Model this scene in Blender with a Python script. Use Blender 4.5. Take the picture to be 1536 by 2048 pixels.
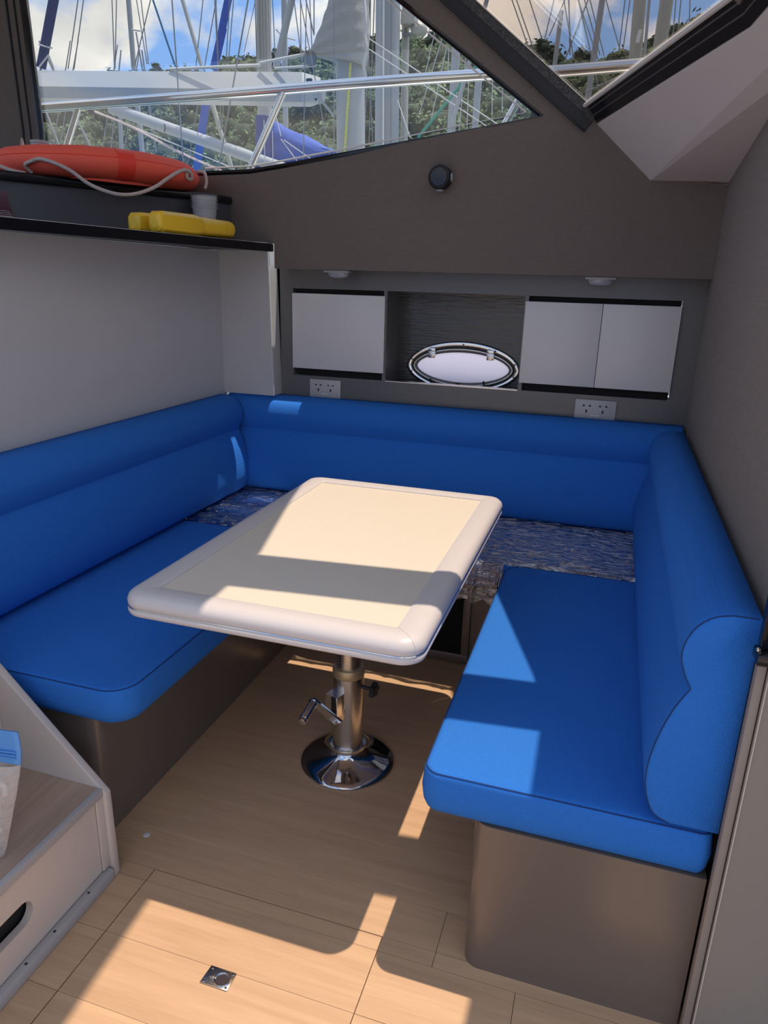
import bpy, bmesh, math, random
from mathutils import Vector, Matrix, noise
random.seed(7)
for o in list(bpy.data.objects): bpy.data.objects.remove(o)
S = bpy.context.scene
COL = S.collection
# ---------------------------------------------------------------- camera
FPX = 1435.72
ROWS = [(0.95299862, 0.30171178, 0.02763397), (0.11786875, -0.28518407, -0.95119767), (-0.27910677, 0.90974725, -0.30734241)]
CAM = Vector((0, 0, 1.45))
cd = bpy.data.cameras.new('camera'); cam = bpy.data.objects.new('camera', cd); COL.objects.link(cam)
cd.sensor_fit = 'VERTICAL'; cd.sensor_height = 36.0; cd.lens = FPX / 2048 * 36.0; cd.clip_start = .02; cd.clip_end = 2000
r_, d_, f_ = [Vector(v) for v in ROWS]
m = Matrix.Identity(4)
for i in range(3):
    m[i][0] = r_[i]; m[i][1] = -d_[i]; m[i][2] = -f_[i]; m[i][3] = CAM[i]
cam.matrix_world = m
S.camera = cam
# ---------------------------------------------------------------- sky and sun
SUN_DIR = Vector((-.155, -.15, -1.0))
W = bpy.data.worlds.new('sky'); S.world = W; W.use_nodes = True
nt = W.node_tree; nt.nodes.clear()
def N(t, kind, **kw):
    n = t.nodes.new(kind)
    for k, v in kw.items(): setattr(n, k, v)
    return n
tc = N(nt, 'ShaderNodeTexCoord'); mp = N(nt, 'ShaderNodeMapping'); mp.inputs['Scale'].default_value = (1, 1, 1.5); mp.inputs['Location'].default_value = (.9, .35, .2)
no = N(nt, 'ShaderNodeTexNoise'); no.inputs['Scale'].default_value = 5.2; no.inputs['Detail'].default_value = 8; no.inputs['Roughness'].default_value = .55
cr = N(nt, 'ShaderNodeValToRGB'); cr.color_ramp.elements[0].position = .455; cr.color_ramp.elements[1].position = .565
n2 = N(nt, 'ShaderNodeTexNoise'); n2.inputs['Scale'].default_value = 9; n2.inputs['Detail'].default_value = 5
cr2 = N(nt, 'ShaderNodeValToRGB'); cr2.color_ramp.elements[0].color = (.58, .57, .57, 1); cr2.color_ramp.elements[1].color = (.90, .86, .80, 1); cr2.color_ramp.elements[0].position = .35; cr2.color_ramp.elements[1].position = .65
mx = N(nt, 'ShaderNodeMix', data_type='RGBA'); mx.inputs['A'].default_value = (.20, .38, .76, 1)
bg = N(nt, 'ShaderNodeBackground'); bg.inputs['Strength'].default_value = .82
wo = N(nt, 'ShaderNodeOutputWorld')
L = nt.links.new
L(tc.outputs['Generated'], mp.inputs['Vector']); L(mp.outputs[0], no.inputs['Vector']); L(mp.outputs[0], n2.inputs['Vector'])
L(no.outputs['Fac'], cr.inputs['Fac']); L(n2.outputs['Fac'], cr2.inputs['Fac']); L(cr.outputs['Color'], mx.inputs['Factor']); L(cr2.outputs['Color'], mx.inputs['B'])
L(mx.outputs['Result'], bg.inputs['Color']); L(bg.outputs[0], wo.inputs['Surface'])
sd = bpy.data.lights.new('sun', 'SUN'); sd.energy = 3.05; sd.angle = math.radians(.53); sd.color = (1, .94, .83)
so = bpy.data.objects.new('sun', sd); COL.objects.link(so); so.location = (1, 1, 8)
so.rotation_euler = SUN_DIR.to_track_quat('-Z', 'Y').to_euler()
S.view_settings.view_transform = 'Standard'; S.view_settings.look = 'None'; S.view_settings.gamma = 1; S.view_settings.use_curve_mapping = False
S.view_settings.exposure = 0.74
# ---------------------------------------------------------------- helpers
def ray(px, py):
    a, b = (px - 768) / FPX, (py - 1024) / FPX
    return r_ * a + d_ * b + f_
KY = 1.0
def pl(px, py, ax, v):
    d = ray(px, py); i = 'xyz'.index(ax)
    if ax == 'y': v = v * KY
    return CAM + d * ((v - CAM[i]) / d[i])
def depth_scale(p): return (Vector(p) - CAM).dot(f_) / FPX     # metres per pixel at p

def new(name, verts, faces, mat, parent=None, smooth=False, auto=None):
    me = bpy.data.meshes.new(name); me.from_pydata([tuple(v) for v in verts], [], faces); me.validate(); me.update()
    bm = bmesh.new(); bm.from_mesh(me); bmesh.ops.recalc_face_normals(bm, faces=bm.faces); bm.to_mesh(me); bm.free()
    return link(name, me, mat, parent, smooth, auto)
def link(name, me, mat, parent=None, smooth=False, auto=None):
    if auto is not None: shade_auto(me, auto)
    elif smooth:
        for p in me.polygons: p.use_smooth = True
    me.materials.append(mat)
    o = bpy.data.objects.new(name, me); COL.objects.link(o)
    if parent: par(o, parent)
    return o
def shade_auto(me, deg):
    bm = bmesh.new(); bm.from_mesh(me); c = math.radians(deg)
    for f in bm.faces: f.smooth = True
    for e in bm.edges:
        e.smooth = not (len(e.link_faces) == 2 and e.calc_face_angle(0) > c)
    bm.to_mesh(me); bm.free()
def par(o, root):
    o.parent = root
    o.matrix_parent_inverse = root.matrix_basis.inverted() if root.parent is None else Matrix.Translation(-world_loc(root))
def world_loc(o):
    return o.location + (world_loc(o.parent) if False else Vector((0, 0, 0)))
def thing(name, label, cat, loc, group=None):
    o = bpy.data.objects.new(name, None); COL.objects.link(o); o.location = loc; o.empty_display_size = .05
    return tag(o, label, cat, group)
def tag(o, label=None, cat=None, group=None, kind=None):
    if label: o['label'] = label
    if cat: o['category'] = cat
    if group: o['group'] = group
    if kind: o['kind'] = kind
    return o
def bmesh_obj(name, bm, mat, parent=None, auto=35):
    me = bpy.data.meshes.new(name); bmesh.ops.recalc_face_normals(bm, faces=bm.faces); bm.to_mesh(me); bm.free()
    return link(name, me, mat, parent, auto=auto)
def box(name, a, b, mat, parent=None, bevel=0, seg=2):
    bm = bmesh.new(); bmesh.ops.create_cube(bm, size=1)
    for v in bm.verts:
        v.co = Vector([(a[i] + b[i]) / 2 + v.co[i] * abs(b[i] - a[i]) for i in range(3)])
    if bevel: bmesh.ops.bevel(bm, geom=bm.edges[:], offset=bevel, segments=seg, profile=.5, affect='EDGES')
    return bmesh_obj(name, bm, mat, parent)
def prism(name, pts, vec, mat, parent=None, bevel=0, seg=2, auto=35):
    """closed polygon of 3-D points pushed along vec"""
    bm = bmesh.new(); vec = Vector(vec)
    lo = [bm.verts.new(Vector(p)) for p in pts]; hi = [bm.verts.new(Vector(p) + vec) for p in pts]
    n = len(pts)
    bm.faces.new(lo); bm.faces.new(hi[::-1])
    for i in range(n): bm.faces.new((lo[i], hi[i], hi[(i + 1) % n], lo[(i + 1) % n]))
    if bevel: bmesh.ops.bevel(bm, geom=bm.edges[:], offset=bevel, segments=seg, profile=.5, affect='EDGES')
    bm.normal_update()
    bmesh.ops.triangulate(bm, faces=[f for f in bm.faces if len(f.verts) > 4])
    return bmesh_obj(name, bm, mat, parent, auto)
def frames(pts, closed=False):
    n = len(pts); out = []; up = None
    for i, p in enumerate(pts):
        a = pts[(i - 1) % n] if (closed or i > 0) else p
        b = pts[(i + 1) % n] if (closed or i < n - 1) else p
        t = (b - a).normalized()
        if up is None: up = Vector((0, 0, 1)) if abs(t.z) < .9 else Vector((0, 1, 0))
        x = t.cross(up).normalized(); up = x.cross(t).normalized(); out.append((t, x, up))
    return out
def tube_data(pts, r, n=8, closed=False, caps=True):
    pts = [Vector(p) for p in pts]; rr = r if isinstance(r, (list, tuple)) else [r] * len(pts)
    V, F = [], []
    for p, q, (t, x, u) in zip(pts, rr, frames(pts, closed)):
        for k in range(n):
            a = 2 * math.pi * k / n; V.append(p + (x * math.cos(a) + u * math.sin(a)) * q)
    m = len(pts)
    for i in range(m if closed else m - 1):
        j = (i + 1) % m
        for k in range(n): F.append((i * n + k, i * n + (k + 1) % n, j * n + (k + 1) % n, j * n + k))
    if not closed and caps: F.append(tuple(range(n))[::-1]); F.append(tuple((m - 1) * n + k for k in range(n)))
    return V, F
def tube(name, pts, r, mat, parent=None, n=8, closed=False):
    V, F = tube_data(pts, r, n, closed); return new(name, V, F, mat, parent, auto=40)
def merge(parts):
    V, F = [], []
    for v, f in parts:
        b = len(V); V += v; F += [tuple(i + b for i in q) for q in f]
    return V, F
def lathe(name, prof, c, mat, parent=None, n=32, axis='z', mtx=None, auto=40):
    V, F = [], []
    M = mtx if mtx is not None else Matrix.Identity(3)
    for r, h in prof:
        for k in range(n):
            a = 2 * math.pi * k / n; V.append(Vector(c) + M @ Vector((r * math.cos(a), r * math.sin(a), h)))
    for i in range(len(prof) - 1):
        for k in range(n): F.append((i * n + k, i * n + (k + 1) % n, (i + 1) * n + (k + 1) % n, (i + 1) * n + k))
    if prof[0][0] > 1e-5: F.append(tuple(range(n)))
    if prof[-1][0] > 1e-5: F.append(tuple((len(prof) - 1) * n + k for k in range(n)))
    return new(name, V, F, mat, parent, auto=auto)
def toward(d):
    """3x3 matrix whose z axis is d"""
    return Vector(d).to_track_quat('Z', 'Y').to_matrix()
def rrect(x0, x1, y0, y1, r, n=6):
    rs = r if isinstance(r, (list, tuple)) else [r] * 4      # corners: x1y1, x0y1, x0y0, x1y0
    out = []
    for (cx, cy, a0), q in zip(((x1, y1, 0), (x0, y1, 90), (x0, y0, 180), (x1, y0, 270)), rs):
        sx = -1 if cx == x1 else 1; sy = -1 if cy == y1 else 1
        for k in range(n + 1):
            a = math.radians(a0 + 90 * k / n); out.append((cx + sx * q + q * math.cos(a), cy + sy * q + q * math.sin(a)))
    return out
def catmull(P, n=6, closed=False):
    P = [Vector(p) for p in P]; out = []; m = len(P)
    for i in range(m if closed else m - 1):
        g = lambda k: P[k % m] if closed else P[max(0, min(m - 1, k))]
        a, b, c, d = g(i - 1), g(i), g(i + 1), g(i + 2)
        for k in range(n):
            t = k / n
            out.append(.5 * ((2 * b) + (c - a) * t + (2 * a - 5 * b + 4 * c - d) * t * t + (3 * b - a - 3 * c + d) * t ** 3))
    if not closed: out.append(P[-1])
    return out
# ---------------------------------------------------------------- materials
def mat(name, col, rough=.5, metal=0, spec=.5, bump=None, var=None, coat=0, emit=None, trans=0, sheen=0, grain=None):
    """bump=(scale, strength[, stretch xyz]); var=(scale, amount[, stretch]); grain for wood"""
    M = bpy.data.materials.new(name); M.use_nodes = True; t = M.node_tree; b = t.nodes['Principled BSDF']; l = t.links.new
    b.inputs['Base Color'].default_value = (*col, 1); b.inputs['Roughness'].default_value = rough; b.inputs['Metallic'].default_value = metal
    b.inputs['Specular IOR Level'].default_value = spec; b.inputs['Coat Weight'].default_value = coat; b.inputs['Transmission Weight'].default_value = trans
    if sheen: b.inputs['Sheen Weight'].default_value = sheen; b.inputs['Sheen Roughness'].default_value = .5
    tc = t.nodes.new('ShaderNodeTexCoord')
    def noi(scale, st=(1, 1, 1), detail=4, rg=.55):
        mp = t.nodes.new('ShaderNodeMapping'); mp.inputs['Scale'].default_value = st
        n = t.nodes.new('ShaderNodeTexNoise'); n.inputs['Scale'].default_value = scale; n.inputs['Detail'].default_value = detail; n.inputs['Roughness'].default_value = rg
        l(tc.outputs['Object'], mp.inputs['Vector']); l(mp.outputs[0], n.inputs['Vector']); return n
    if var:
        n = noi(var[0], var[2] if len(var) > 2 else (1, 1, 1)); r = t.nodes.new('ShaderNodeValToRGB')
        a = var[1]; r.color_ramp.elements[0].position = .3; r.color_ramp.elements[1].position = .7
        r.color_ramp.elements[0].color = (*[c * (1 - a) for c in col], 1); r.color_ramp.elements[1].color = (*[min(1, c * (1 + a)) for c in col], 1)
        l(n.outputs['Fac'], r.inputs['Fac']); l(r.outputs[0], b.inputs['Base Color'])
    if bump:
        n = noi(bump[0], bump[2] if len(bump) > 2 else (1, 1, 1), 3); bp = t.nodes.new('ShaderNodeBump'); bp.inputs['Strength'].default_value = bump[1]; bp.inputs['Distance'].default_value = .01
        l(n.outputs['Fac'], bp.inputs['Height']); l(bp.outputs[0], b.inputs['Normal'])
    if emit: b.inputs['Emission Color'].default_value = (*emit[:3], 1); b.inputs['Emission Strength'].default_value = emit[3]
    return M
def weave_mat(name, col, scale, strength, rough=.85, var=.08, sheen=0.0):
    M = mat(name, col, rough, spec=.2, var=(350, var), sheen=sheen); t = M.node_tree; l = t.links.new; b = t.nodes['Principled BSDF']
    tc = t.nodes.new('ShaderNodeTexCoord'); sep = t.nodes.new('ShaderNodeSeparateXYZ'); l(tc.outputs['Object'], sep.inputs[0])
    acc = None
    outs = []
    for ax in 'XYZ':
        mu = t.nodes.new('ShaderNodeMath'); mu.operation = 'MULTIPLY'; mu.inputs[1].default_value = scale; l(sep.outputs[ax], mu.inputs[0])
        si = t.nodes.new('ShaderNodeMath'); si.operation = 'SINE'; l(mu.outputs[0], si.inputs[0]); outs.append(si)
    a1 = t.nodes.new('ShaderNodeMath'); a1.operation = 'ADD'; l(outs[0].outputs[0], a1.inputs[0]); l(outs[1].outputs[0], a1.inputs[1])
    a2 = t.nodes.new('ShaderNodeMath'); a2.operation = 'ADD'; l(a1.outputs[0], a2.inputs[0]); l(outs[2].outputs[0], a2.inputs[1])
    bp = t.nodes.new('ShaderNodeBump'); bp.inputs['Strength'].default_value = strength; bp.inputs['Distance'].default_value = .001
    l(a2.outputs[0], bp.inputs['Height']); l(bp.outputs[0], b.inputs['Normal'])
    return M
def wood_mat(name, c1, c2, rough, grain=(1.4, 26, 26), coat=0):
    M = bpy.data.materials.new(name); M.use_nodes = True; t = M.node_tree; b = t.nodes['Principled BSDF']; l = t.links.new
    tc = t.nodes.new('ShaderNodeTexCoord'); mp = t.nodes.new('ShaderNodeMapping'); mp.inputs['Scale'].default_value = grain
    oi = t.nodes.new('ShaderNodeObjectInfo'); ad = t.nodes.new('ShaderNodeVectorMath'); ad.operation = 'ADD'
    cmb = t.nodes.new('ShaderNodeCombineXYZ'); mu = t.nodes.new('ShaderNodeMath'); mu.operation = 'MULTIPLY'; mu.inputs[1].default_value = 17
    l(oi.outputs['Random'], mu.inputs[0]); l(mu.outputs[0], cmb.inputs[0]); l(mu.outputs[0], cmb.inputs[1])
    l(tc.outputs['Object'], mp.inputs['Vector']); l(mp.outputs[0], ad.inputs[0]); l(cmb.outputs[0], ad.inputs[1])
    n = t.nodes.new('ShaderNodeTexNoise'); n.inputs['Scale'].default_value = 1.0; n.inputs['Detail'].default_value = 6; n.inputs['Roughness'].default_value = .6; n.inputs['Distortion'].default_value = .6
    l(ad.outputs[0], n.inputs['Vector'])
    n2 = t.nodes.new('ShaderNodeTexNoise'); n2.inputs['Scale'].default_value = 6.0; n2.inputs['Detail'].default_value = 3
    l(ad.outputs[0], n2.inputs['Vector'])
    mi = t.nodes.new('ShaderNodeMath'); mi.operation = 'MULTIPLY_ADD'; mi.inputs[1].default_value = .35; l(n2.outputs['Fac'], mi.inputs[0]); l(n.outputs['Fac'], mi.inputs[2])
    r = t.nodes.new('ShaderNodeValToRGB'); r.color_ramp.elements[0].position = .45; r.color_ramp.elements[1].position = .9
    r.color_ramp.elements[0].color = (*c1, 1); r.color_ramp.elements[1].color = (*c2, 1)
    l(mi.outputs[0], r.inputs['Fac']); l(r.outputs[0], b.inputs['Base Color'])
    b.inputs['Roughness'].default_value = rough; b.inputs['Coat Weight'].default_value = coat
    bp = t.nodes.new('ShaderNodeBump'); bp.inputs['Strength'].default_value = .05; bp.inputs['Distance'].default_value = .002
    l(n2.outputs['Fac'], bp.inputs['Height']); l(bp.outputs[0], b.inputs['Normal'])
    return M
def clear_mat(name, tint, gloss=.06, rough=.02, bump=None, facing=.5):
    """thin clear sheet: transparent + fresnel gloss"""
    M = bpy.data.materials.new(name); M.use_nodes = True; t = M.node_tree; t.nodes.clear(); l = t.links.new
    tr = t.nodes.new('ShaderNodeBsdfTransparent'); tr.inputs[0].default_value = (*tint, 1)
    gl = t.nodes.new('ShaderNodeBsdfGlossy'); gl.inputs['Roughness'].default_value = rough
    lw = t.nodes.new('ShaderNodeLayerWeight'); lw.inputs[0].default_value = facing
    mr = t.nodes.new('ShaderNodeMapRange'); mr.inputs['From Min'].default_value = 0; mr.inputs['From Max'].default_value = 1; mr.inputs['To Min'].default_value = gloss * .5; mr.inputs['To Max'].default_value = min(1, gloss * 6)
    mx = t.nodes.new('ShaderNodeMixShader'); o = t.nodes.new('ShaderNodeOutputMaterial')
    l(lw.outputs['Facing'], mr.inputs[0]); l(mr.outputs[0], mx.inputs[0]); l(tr.outputs[0], mx.inputs[1]); l(gl.outputs[0], mx.inputs[2]); l(mx.outputs[0], o.inputs[0])
    if bump:
        tc = t.nodes.new('ShaderNodeTexCoord'); mp = t.nodes.new('ShaderNodeMapping'); mp.inputs['Scale'].default_value = bump[2]
        n = t.nodes.new('ShaderNodeTexNoise'); n.inputs['Scale'].default_value = bump[0]; n.inputs['Detail'].default_value = 5; n.inputs['Distortion'].default_value = 1.0
        bp = t.nodes.new('ShaderNodeBump'); bp.inputs['Strength'].default_value = bump[1]; bp.inputs['Distance'].default_value = .025
        l(tc.outputs['Object'], mp.inputs[0]); l(mp.outputs[0], n.inputs['Vector']); l(n.outputs['Fac'], bp.inputs['Height']); l(bp.outputs[0], gl.inputs['Normal']); l(bp.outputs[0], lw.inputs['Normal'])
    return M
M_blue = weave_mat('blue_upholstery', (.030, .190, .65), 2600, .35, sheen=0)
M_seam = mat('blue_thread', (.004, .035, .16), .8)
M_floor = wood_mat('maple_laminate', (.52, .325, .19), (.665, .435, .255), .42)
M_tread = wood_mat('tread_laminate', (.36, .25, .18), (.52, .38, .28), .5, (26, 1.4, 26))
M_teak = wood_mat('teak_deck', (.50, .37, .26), (.66, .52, .38), .6)
M_gap = mat('gap_black', (.012, .011, .01), .9)
M_grey = mat('grey_paint', (.57, .56, .55), .42, bump=(60, .02))
M_greyd = mat('console_grey', (.085, .088, .098), .45)
M_brown = weave_mat('brown_wall_fabric', (.185, .156, .138), 1500, .5, .9, .16)
M_brownr = weave_mat('grey_wall_fabric', (.27, .24, .216), 1500, .5, .9, .14)
M_deckhead = mat('deckhead_vinyl', (.60, .56, .545), .55)
M_reveal = mat('speckled_reveal', (.05, .05, .05), .7, var=(160, .7))
M_black = mat('black_gloss', (.006, .006, .009), .18)
M_rubber = mat('black_rubber', (.012, .012, .014), .55)
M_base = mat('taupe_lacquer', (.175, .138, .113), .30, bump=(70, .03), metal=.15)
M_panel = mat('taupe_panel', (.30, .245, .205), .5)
M_dark = mat('dark_grey_lacquer', (.150, .145, .140), .28)
M_niche = mat('gloss_dark_panel', (.075, .074, .073), .14, metal=.35, bump=(9, .34, (1, 1, 14)))
M_door = mat('locker_door_grey', (.72, .70, .675), .3)
M_steel = mat('polished_steel', (.74, .72, .70), .13, metal=1)
M_brushed = mat('satin_steel', (.62, .59, .56), .26, metal=1)
M_chrome = mat('chrome', (.62, .62, .64), .05, metal=1)
M_brass = mat('worn_collar', (.52, .40, .24), .4, metal=.6)
M_tablein = mat('cream_laminate', (.74, .665, .55), .45, var=(180, .05))
M_tableed = mat('table_edge', (.66, .615, .60), .3)
M_tableunder = mat('table_under', (.45, .40, .36), .6)
M_white = mat('white_plastic', (.72, .71, .69), .35)
M_socket = mat('socket_white', (.50, .485, .47), .35)
M_orange = mat('orange_cover', (1.0, .135, .08), .75, bump=(22, .25))
M_red = mat('red_band', (.95, .06, .035), .5)
M_rope = mat('white_rope', (.62, .52, .48), .85, bump=(260, .5))
M_yellow = mat('yellow_plastic', (.85, .53, .03), .35)
M_purple = mat('purple_card', (.10, .018, .04), .5)
M_print = mat('pale_print', (.5, .42, .45), .6)
M_step = mat('stair_paint', (.62, .545, .48), .38, bump=(40, .02))
M_strip = mat('grey_strip', (.46, .445, .435), .5)
M_glass = clear_mat('window_glass', (.97, .985, .98), .05)
M_wind = clear_mat('windscreen_glass', (.93, .87, .82), .05)
M_film = clear_mat('plastic_film', (.80, .84, .90), .85, .06, (10, 1.0, (1.2, 7, 4)))
M_cup = mat('cup_plastic', (.85, .84, .84), .25); M_cup.node_tree.nodes['Principled BSDF'].inputs['Alpha'].default_value = .38
M_milk = mat('frosted_cup', (.62, .60, .62), .4, trans=.3)
M_lens = mat('lamp_lens', (.55, .57, .62), .12, trans=.4)
M_port = bpy.data.materials.new('frosted_port'); M_port.use_nodes = True
_t = M_port.node_tree; _tl = _t.nodes.new('ShaderNodeBsdfTranslucent'); _tl.inputs[0].default_value = (1, .95, 1, 1); _mx = _t.nodes.new('ShaderNodeMixShader'); _mx.inputs[0].default_value = .96
_t.links.new(_t.nodes['Principled BSDF'].outputs[0], _mx.inputs[1]); _t.links.new(_tl.outputs[0], _mx.inputs[2]); _t.links.new(_mx.outputs[0], _t.nodes['Material Output'].inputs[0])
M_bag = mat('bag_film', (.80, .76, .72), .2, bump=(45, .9)); M_bag.node_tree.nodes['Principled BSDF'].inputs['Alpha'].default_value = .45
M_bagin = mat('bag_contents', (.74, .66, .56), .7)
M_zip = mat('zip_blue', (.10, .32, .72), .35)
M_alloy = mat('alloy_mast', (.35, .355, .37), .4)
M_cream = mat('cream_mast', (.40, .385, .33), .45)
M_boom = mat('white_boom', (.37, .375, .385), .35)
M_canvas = mat('grey_sail', (.36, .355, .34), .85, bump=(5, .5, (1, 1, 4)))
M_navy = mat('navy_sail_cover', (.022, .035, .13), .8, var=(60, .3))
M_royal = mat('blue_sail_cover', (.02, .075, .40), .75, bump=(4, .6))
M_wire = mat('rigging_wire', (.24, .24, .25), .4, metal=.3)
M_ropew = mat('white_line', (.56, .55, .54), .8)
M_green = mat('green_line', (.02, .26, .20), .7)
M_teal = mat('teal_line', (.01, .12, .25), .7)
M_yrope = mat('yellow_line', (.62, .60, .12), .8, var=(90, .4))
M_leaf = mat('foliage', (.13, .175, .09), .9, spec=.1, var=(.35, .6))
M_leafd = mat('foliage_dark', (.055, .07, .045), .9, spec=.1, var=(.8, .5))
M_bark = mat('bark', (.16, .12, .09), .9)
M_hull = mat('white_hull', (.66, .66, .65), .3)
M_sea = mat('sea_water', (.02, .07, .08), .12, bump=(1.2, .4))
M_redp = mat('red_buoyant', (.5, .03, .02), .6)
M_purplep = mat('berry_knob', (.03, .006, .02), .4)
# ================================================================ STRUCTURE
YB, YS, XR, XL = 3.05, 2.90, .305, -1.70
# --- floor of boards around a lifting hatch
HX0, HX1, HY1 = -.964, -.352, 1.234
floor = box('floor', (-2.6, -.3, -.06), (.36, 3.1, -.012), M_gap); tag(floor, kind='structure')
cockpit = box('cockpit_deck', (-7.5, -4.2, -.06), (1.6, -.21, -.002), M_teak); cockpit.name = 'floor_cockpit'; tag(cockpit, kind='structure')
G = .0006
def plank(x0, x1, y0, y1, parent, g=G):
    if y0 > 1.3: g = .00005
    return box('plank', (x0 + g, y0 + g, -.012), (x1 - g, y1 - g, 0), M_floor, parent)
rows = [1.195 + .155 * k for k in range(-9, 10)]
joints = {0: -.225, -1: -.04, 1: -.62, 2: -.1, 3: -.75, 4: -.3, 5: -.85, 6: -.5, 7: -.95, 8: -.2, 9: -.6}
for i, y0 in enumerate(rows[:-1]):
    y1 = min(rows[i + 1], 2.62); k = i - 9
    if y1 <= y0: continue
    jx = joints.get(k, -.2)
    if y0 >= HY1:
        plank(-1.20, jx, y0, y1, floor); plank(jx, .30, y0, y1, floor); continue
    yt = y1
    if y1 > HY1:
        plank(-1.20, jx, HY1, y1, floor); plank(jx, .30, HY1, y1, floor); yt = HY1
    plank(-1.20, HX0, y0, yt, floor); plank(HX1, jx, y0, yt, floor); plank(jx, .30, y0, yt, floor)
hatch = thing('floor_hatch', 'lifting floor hatch of pale maple boards with a recessed ring pull', 'hatch', ((HX0 + HX1) / 2, .8, 0))
for i, y0 in enumerate(rows[:-1]):
    y1 = min(rows[i + 1], HY1 - .0015)
    if y0 < HY1 and y0 > -.1: plank(HX0 + .0018, HX1 - .001, y0, y1, hatch, .0004)
pa, pb, pc_, pd_ = [Vector((x, y, .0005)) for x, y in ((-.686, 1.040), (-.624, 1.040), (-.624, .997), (-.690, .997))]
plate = prism('ring_pull', [pd_, pc_, pb, pa], (0, 0, .003), M_brushed, hatch, .0008)
rc = Vector((-.646, 1.016, .004))
sub = lathe('cup', [(.014, .0002), (.013, -.001), (.006, -.0012), (0, -.0012)], rc, M_steel, plate, 20)
tube('ring', [rc + Vector((.0165 * math.cos(a), .0155 * math.sin(a), .0015)) for a in [k * math.pi / 12 for k in range(24)]], .0022, M_chrome, plate, 6, True)
box('ring_hinge', (-.676, 1.012, .0035), (-.660, 1.020, .007), M_brushed, plate, .001)
for sx, sy in ((-.680, 1.035), (-.630, 1.035), (-.630, 1.002), (-.683, 1.002)): lathe('screw', [(.003, 0), (.0022, .001), (0, .0012)], (sx, sy, .0035), M_chrome, plate, 8)
fb = lathe('floor_plug', [(.009, 0), (.009, .001), (.007, .0016), (0, .0016)], pl(293, 1670, 'z', 0), M_white, None, 16)
tag(fb, 'small white round plug set in the floor beside the left bench', 'plug')
# --- right bulkhead
wr = prism('wall_right', [(XR, 1.21, 0), (XR, 3.2, 0), (XR, 3.2, 1.77), (XR, 2.955, 1.794), (XR, 2.228, 1.873), (XR, 1.21, 1.985)], (.03, 0, 0), M_brownr); tag(wr, kind='structure')
# bulkhead end panel facing aft, lacquered, with a lip
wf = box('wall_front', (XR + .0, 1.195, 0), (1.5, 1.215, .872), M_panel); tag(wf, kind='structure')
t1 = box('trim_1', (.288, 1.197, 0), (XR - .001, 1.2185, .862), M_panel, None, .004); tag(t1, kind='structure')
box('lip', (.3065, 1.193, 0), (.3085, 1.1948, .862), M_step, wf)
cap = thing('black_ledge', 'glossy black ledge end capping the bulkhead at the right edge', 'ledge', (.6, 1.15, .872))
q = pl(1504, 1312, 'y', 1.188); q2 = pl(1526, 1240, 'y', 1.188)
box('slab', (q.x, 1.15, q.z + .001), (1.4, 1.194, q.z + .020), M_black, cap, .003)
box('upright', (q2.x, 1.172, q.z + .0205), (q2.x + .022, 1.194, 1.40), M_black, cap, .003)
lathe('pin', [(.004, 0), (.004, .004), (0, .006)], (q2.x - .002, 1.168, q.z + .0205), M_steel, cap, 10)
# --- back wall: face frame of the lockers
zt, zb = 1.406, 1.027
wb = box('wall_back', (-1.80, 3.33, -.02), (.40, 3.36, 1.0), M_dark); tag(wb, kind='structure')
def bl(px, py, y=YB): return pl(px, py, 'y', y)
xl0, xl1 = bl(586, 580).x, bl(773, 590).x            # left locker opening
xr0, xr1 = bl(1052, 600).x, bl(1366, 612).x          # right locker opening
xs = (-1.475, XR)
def face(x0, x1, z0, z1): box('face_rail', (x0, YB, z0), (x1, YB + .03, z1), M_dark, wb)
face(xs[0], xs[1], zt, 1.50); face(xs[0], xs[1], .50, zb); face(xs[0], xl0, zb, zt); face(xr1, xs[1], zb, zt)
NY = 3.235
box('niche_side', (xl1 - .012, YB + .002, .94), (xl1 + .004, NY, zt), M_dark, wb)
PC0 = pl(924, 736, 'y', NY - .012); EW = (pl(1037, 740, 'y', NY).x - pl(810, 733, 'y', NY).x) / 2; EH = (pl(925, 684, 'y', NY).z - pl(925, 789, 'y', NY).z) / 2
def oval(a, b, n=64):
    out = []
    for k in range(n):
        t = 2 * math.pi * k / n; c, s = math.cos(t), math.sin(t); out.append((a * c, b * (abs(s) ** 1.12) * (1 if s >= 0 else -1)))
    return out
def holed(name, x0, x1, z0, z1, hole, y, th, m, parent):
    bm = bmesh.new(); n = len(hole); q = n // 4; rings = []
    for Y in (y, y + th):
        ov = [bm.verts.new(p) for p in ((x1, Y, z1), (x0, Y, z1), (x0, Y, z0), (x1, Y, z0))]; iv = [bm.verts.new((a, Y, b)) for a, b in hole]
        for c in range(4):
            for k in range(q): bm.faces.new((ov[c], iv[c * q + k], iv[(c * q + k + 1) % n]))
            bm.faces.new((ov[c], iv[((c + 1) * q) % n], ov[(c + 1) % 4]))
        rings.append((ov, iv))
    for A, B in zip(*rings):
        for k in range(len(A)): bm.faces.new((A[k], A[(k + 1) % len(A)], B[(k + 1) % len(A)], B[k]))
    return bmesh_obj(name, bm, m, parent, 30)
holed('niche_back', xl1 - .012, xr0 + .03,   .93, zt + .02, [(PC0.x + a, PC0.z + b) for a, b in oval(EW - .012, EH - .012)], NY, .02, M_niche, wb)
box('niche_top', (xl1 - .012, YB + .03, zt), (xr0 + .03, NY + .02, zt + .012), M_dark, wb)
box('niche_shelf', (xl1 - .01, YB + .028, .93), (xr0 + .02, NY + .02, .942), M_dark, wb)
box('niche_lip', (xl1 + .004, YB - .0015, zb - .003), (xr0 - .004, YB + .031, zb + .001), M_brushed, wb)
box('niche_side', (xr0 - .004, YB + .002, .94), (xr0 + .012, NY, zt), M_dark, wb)
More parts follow.
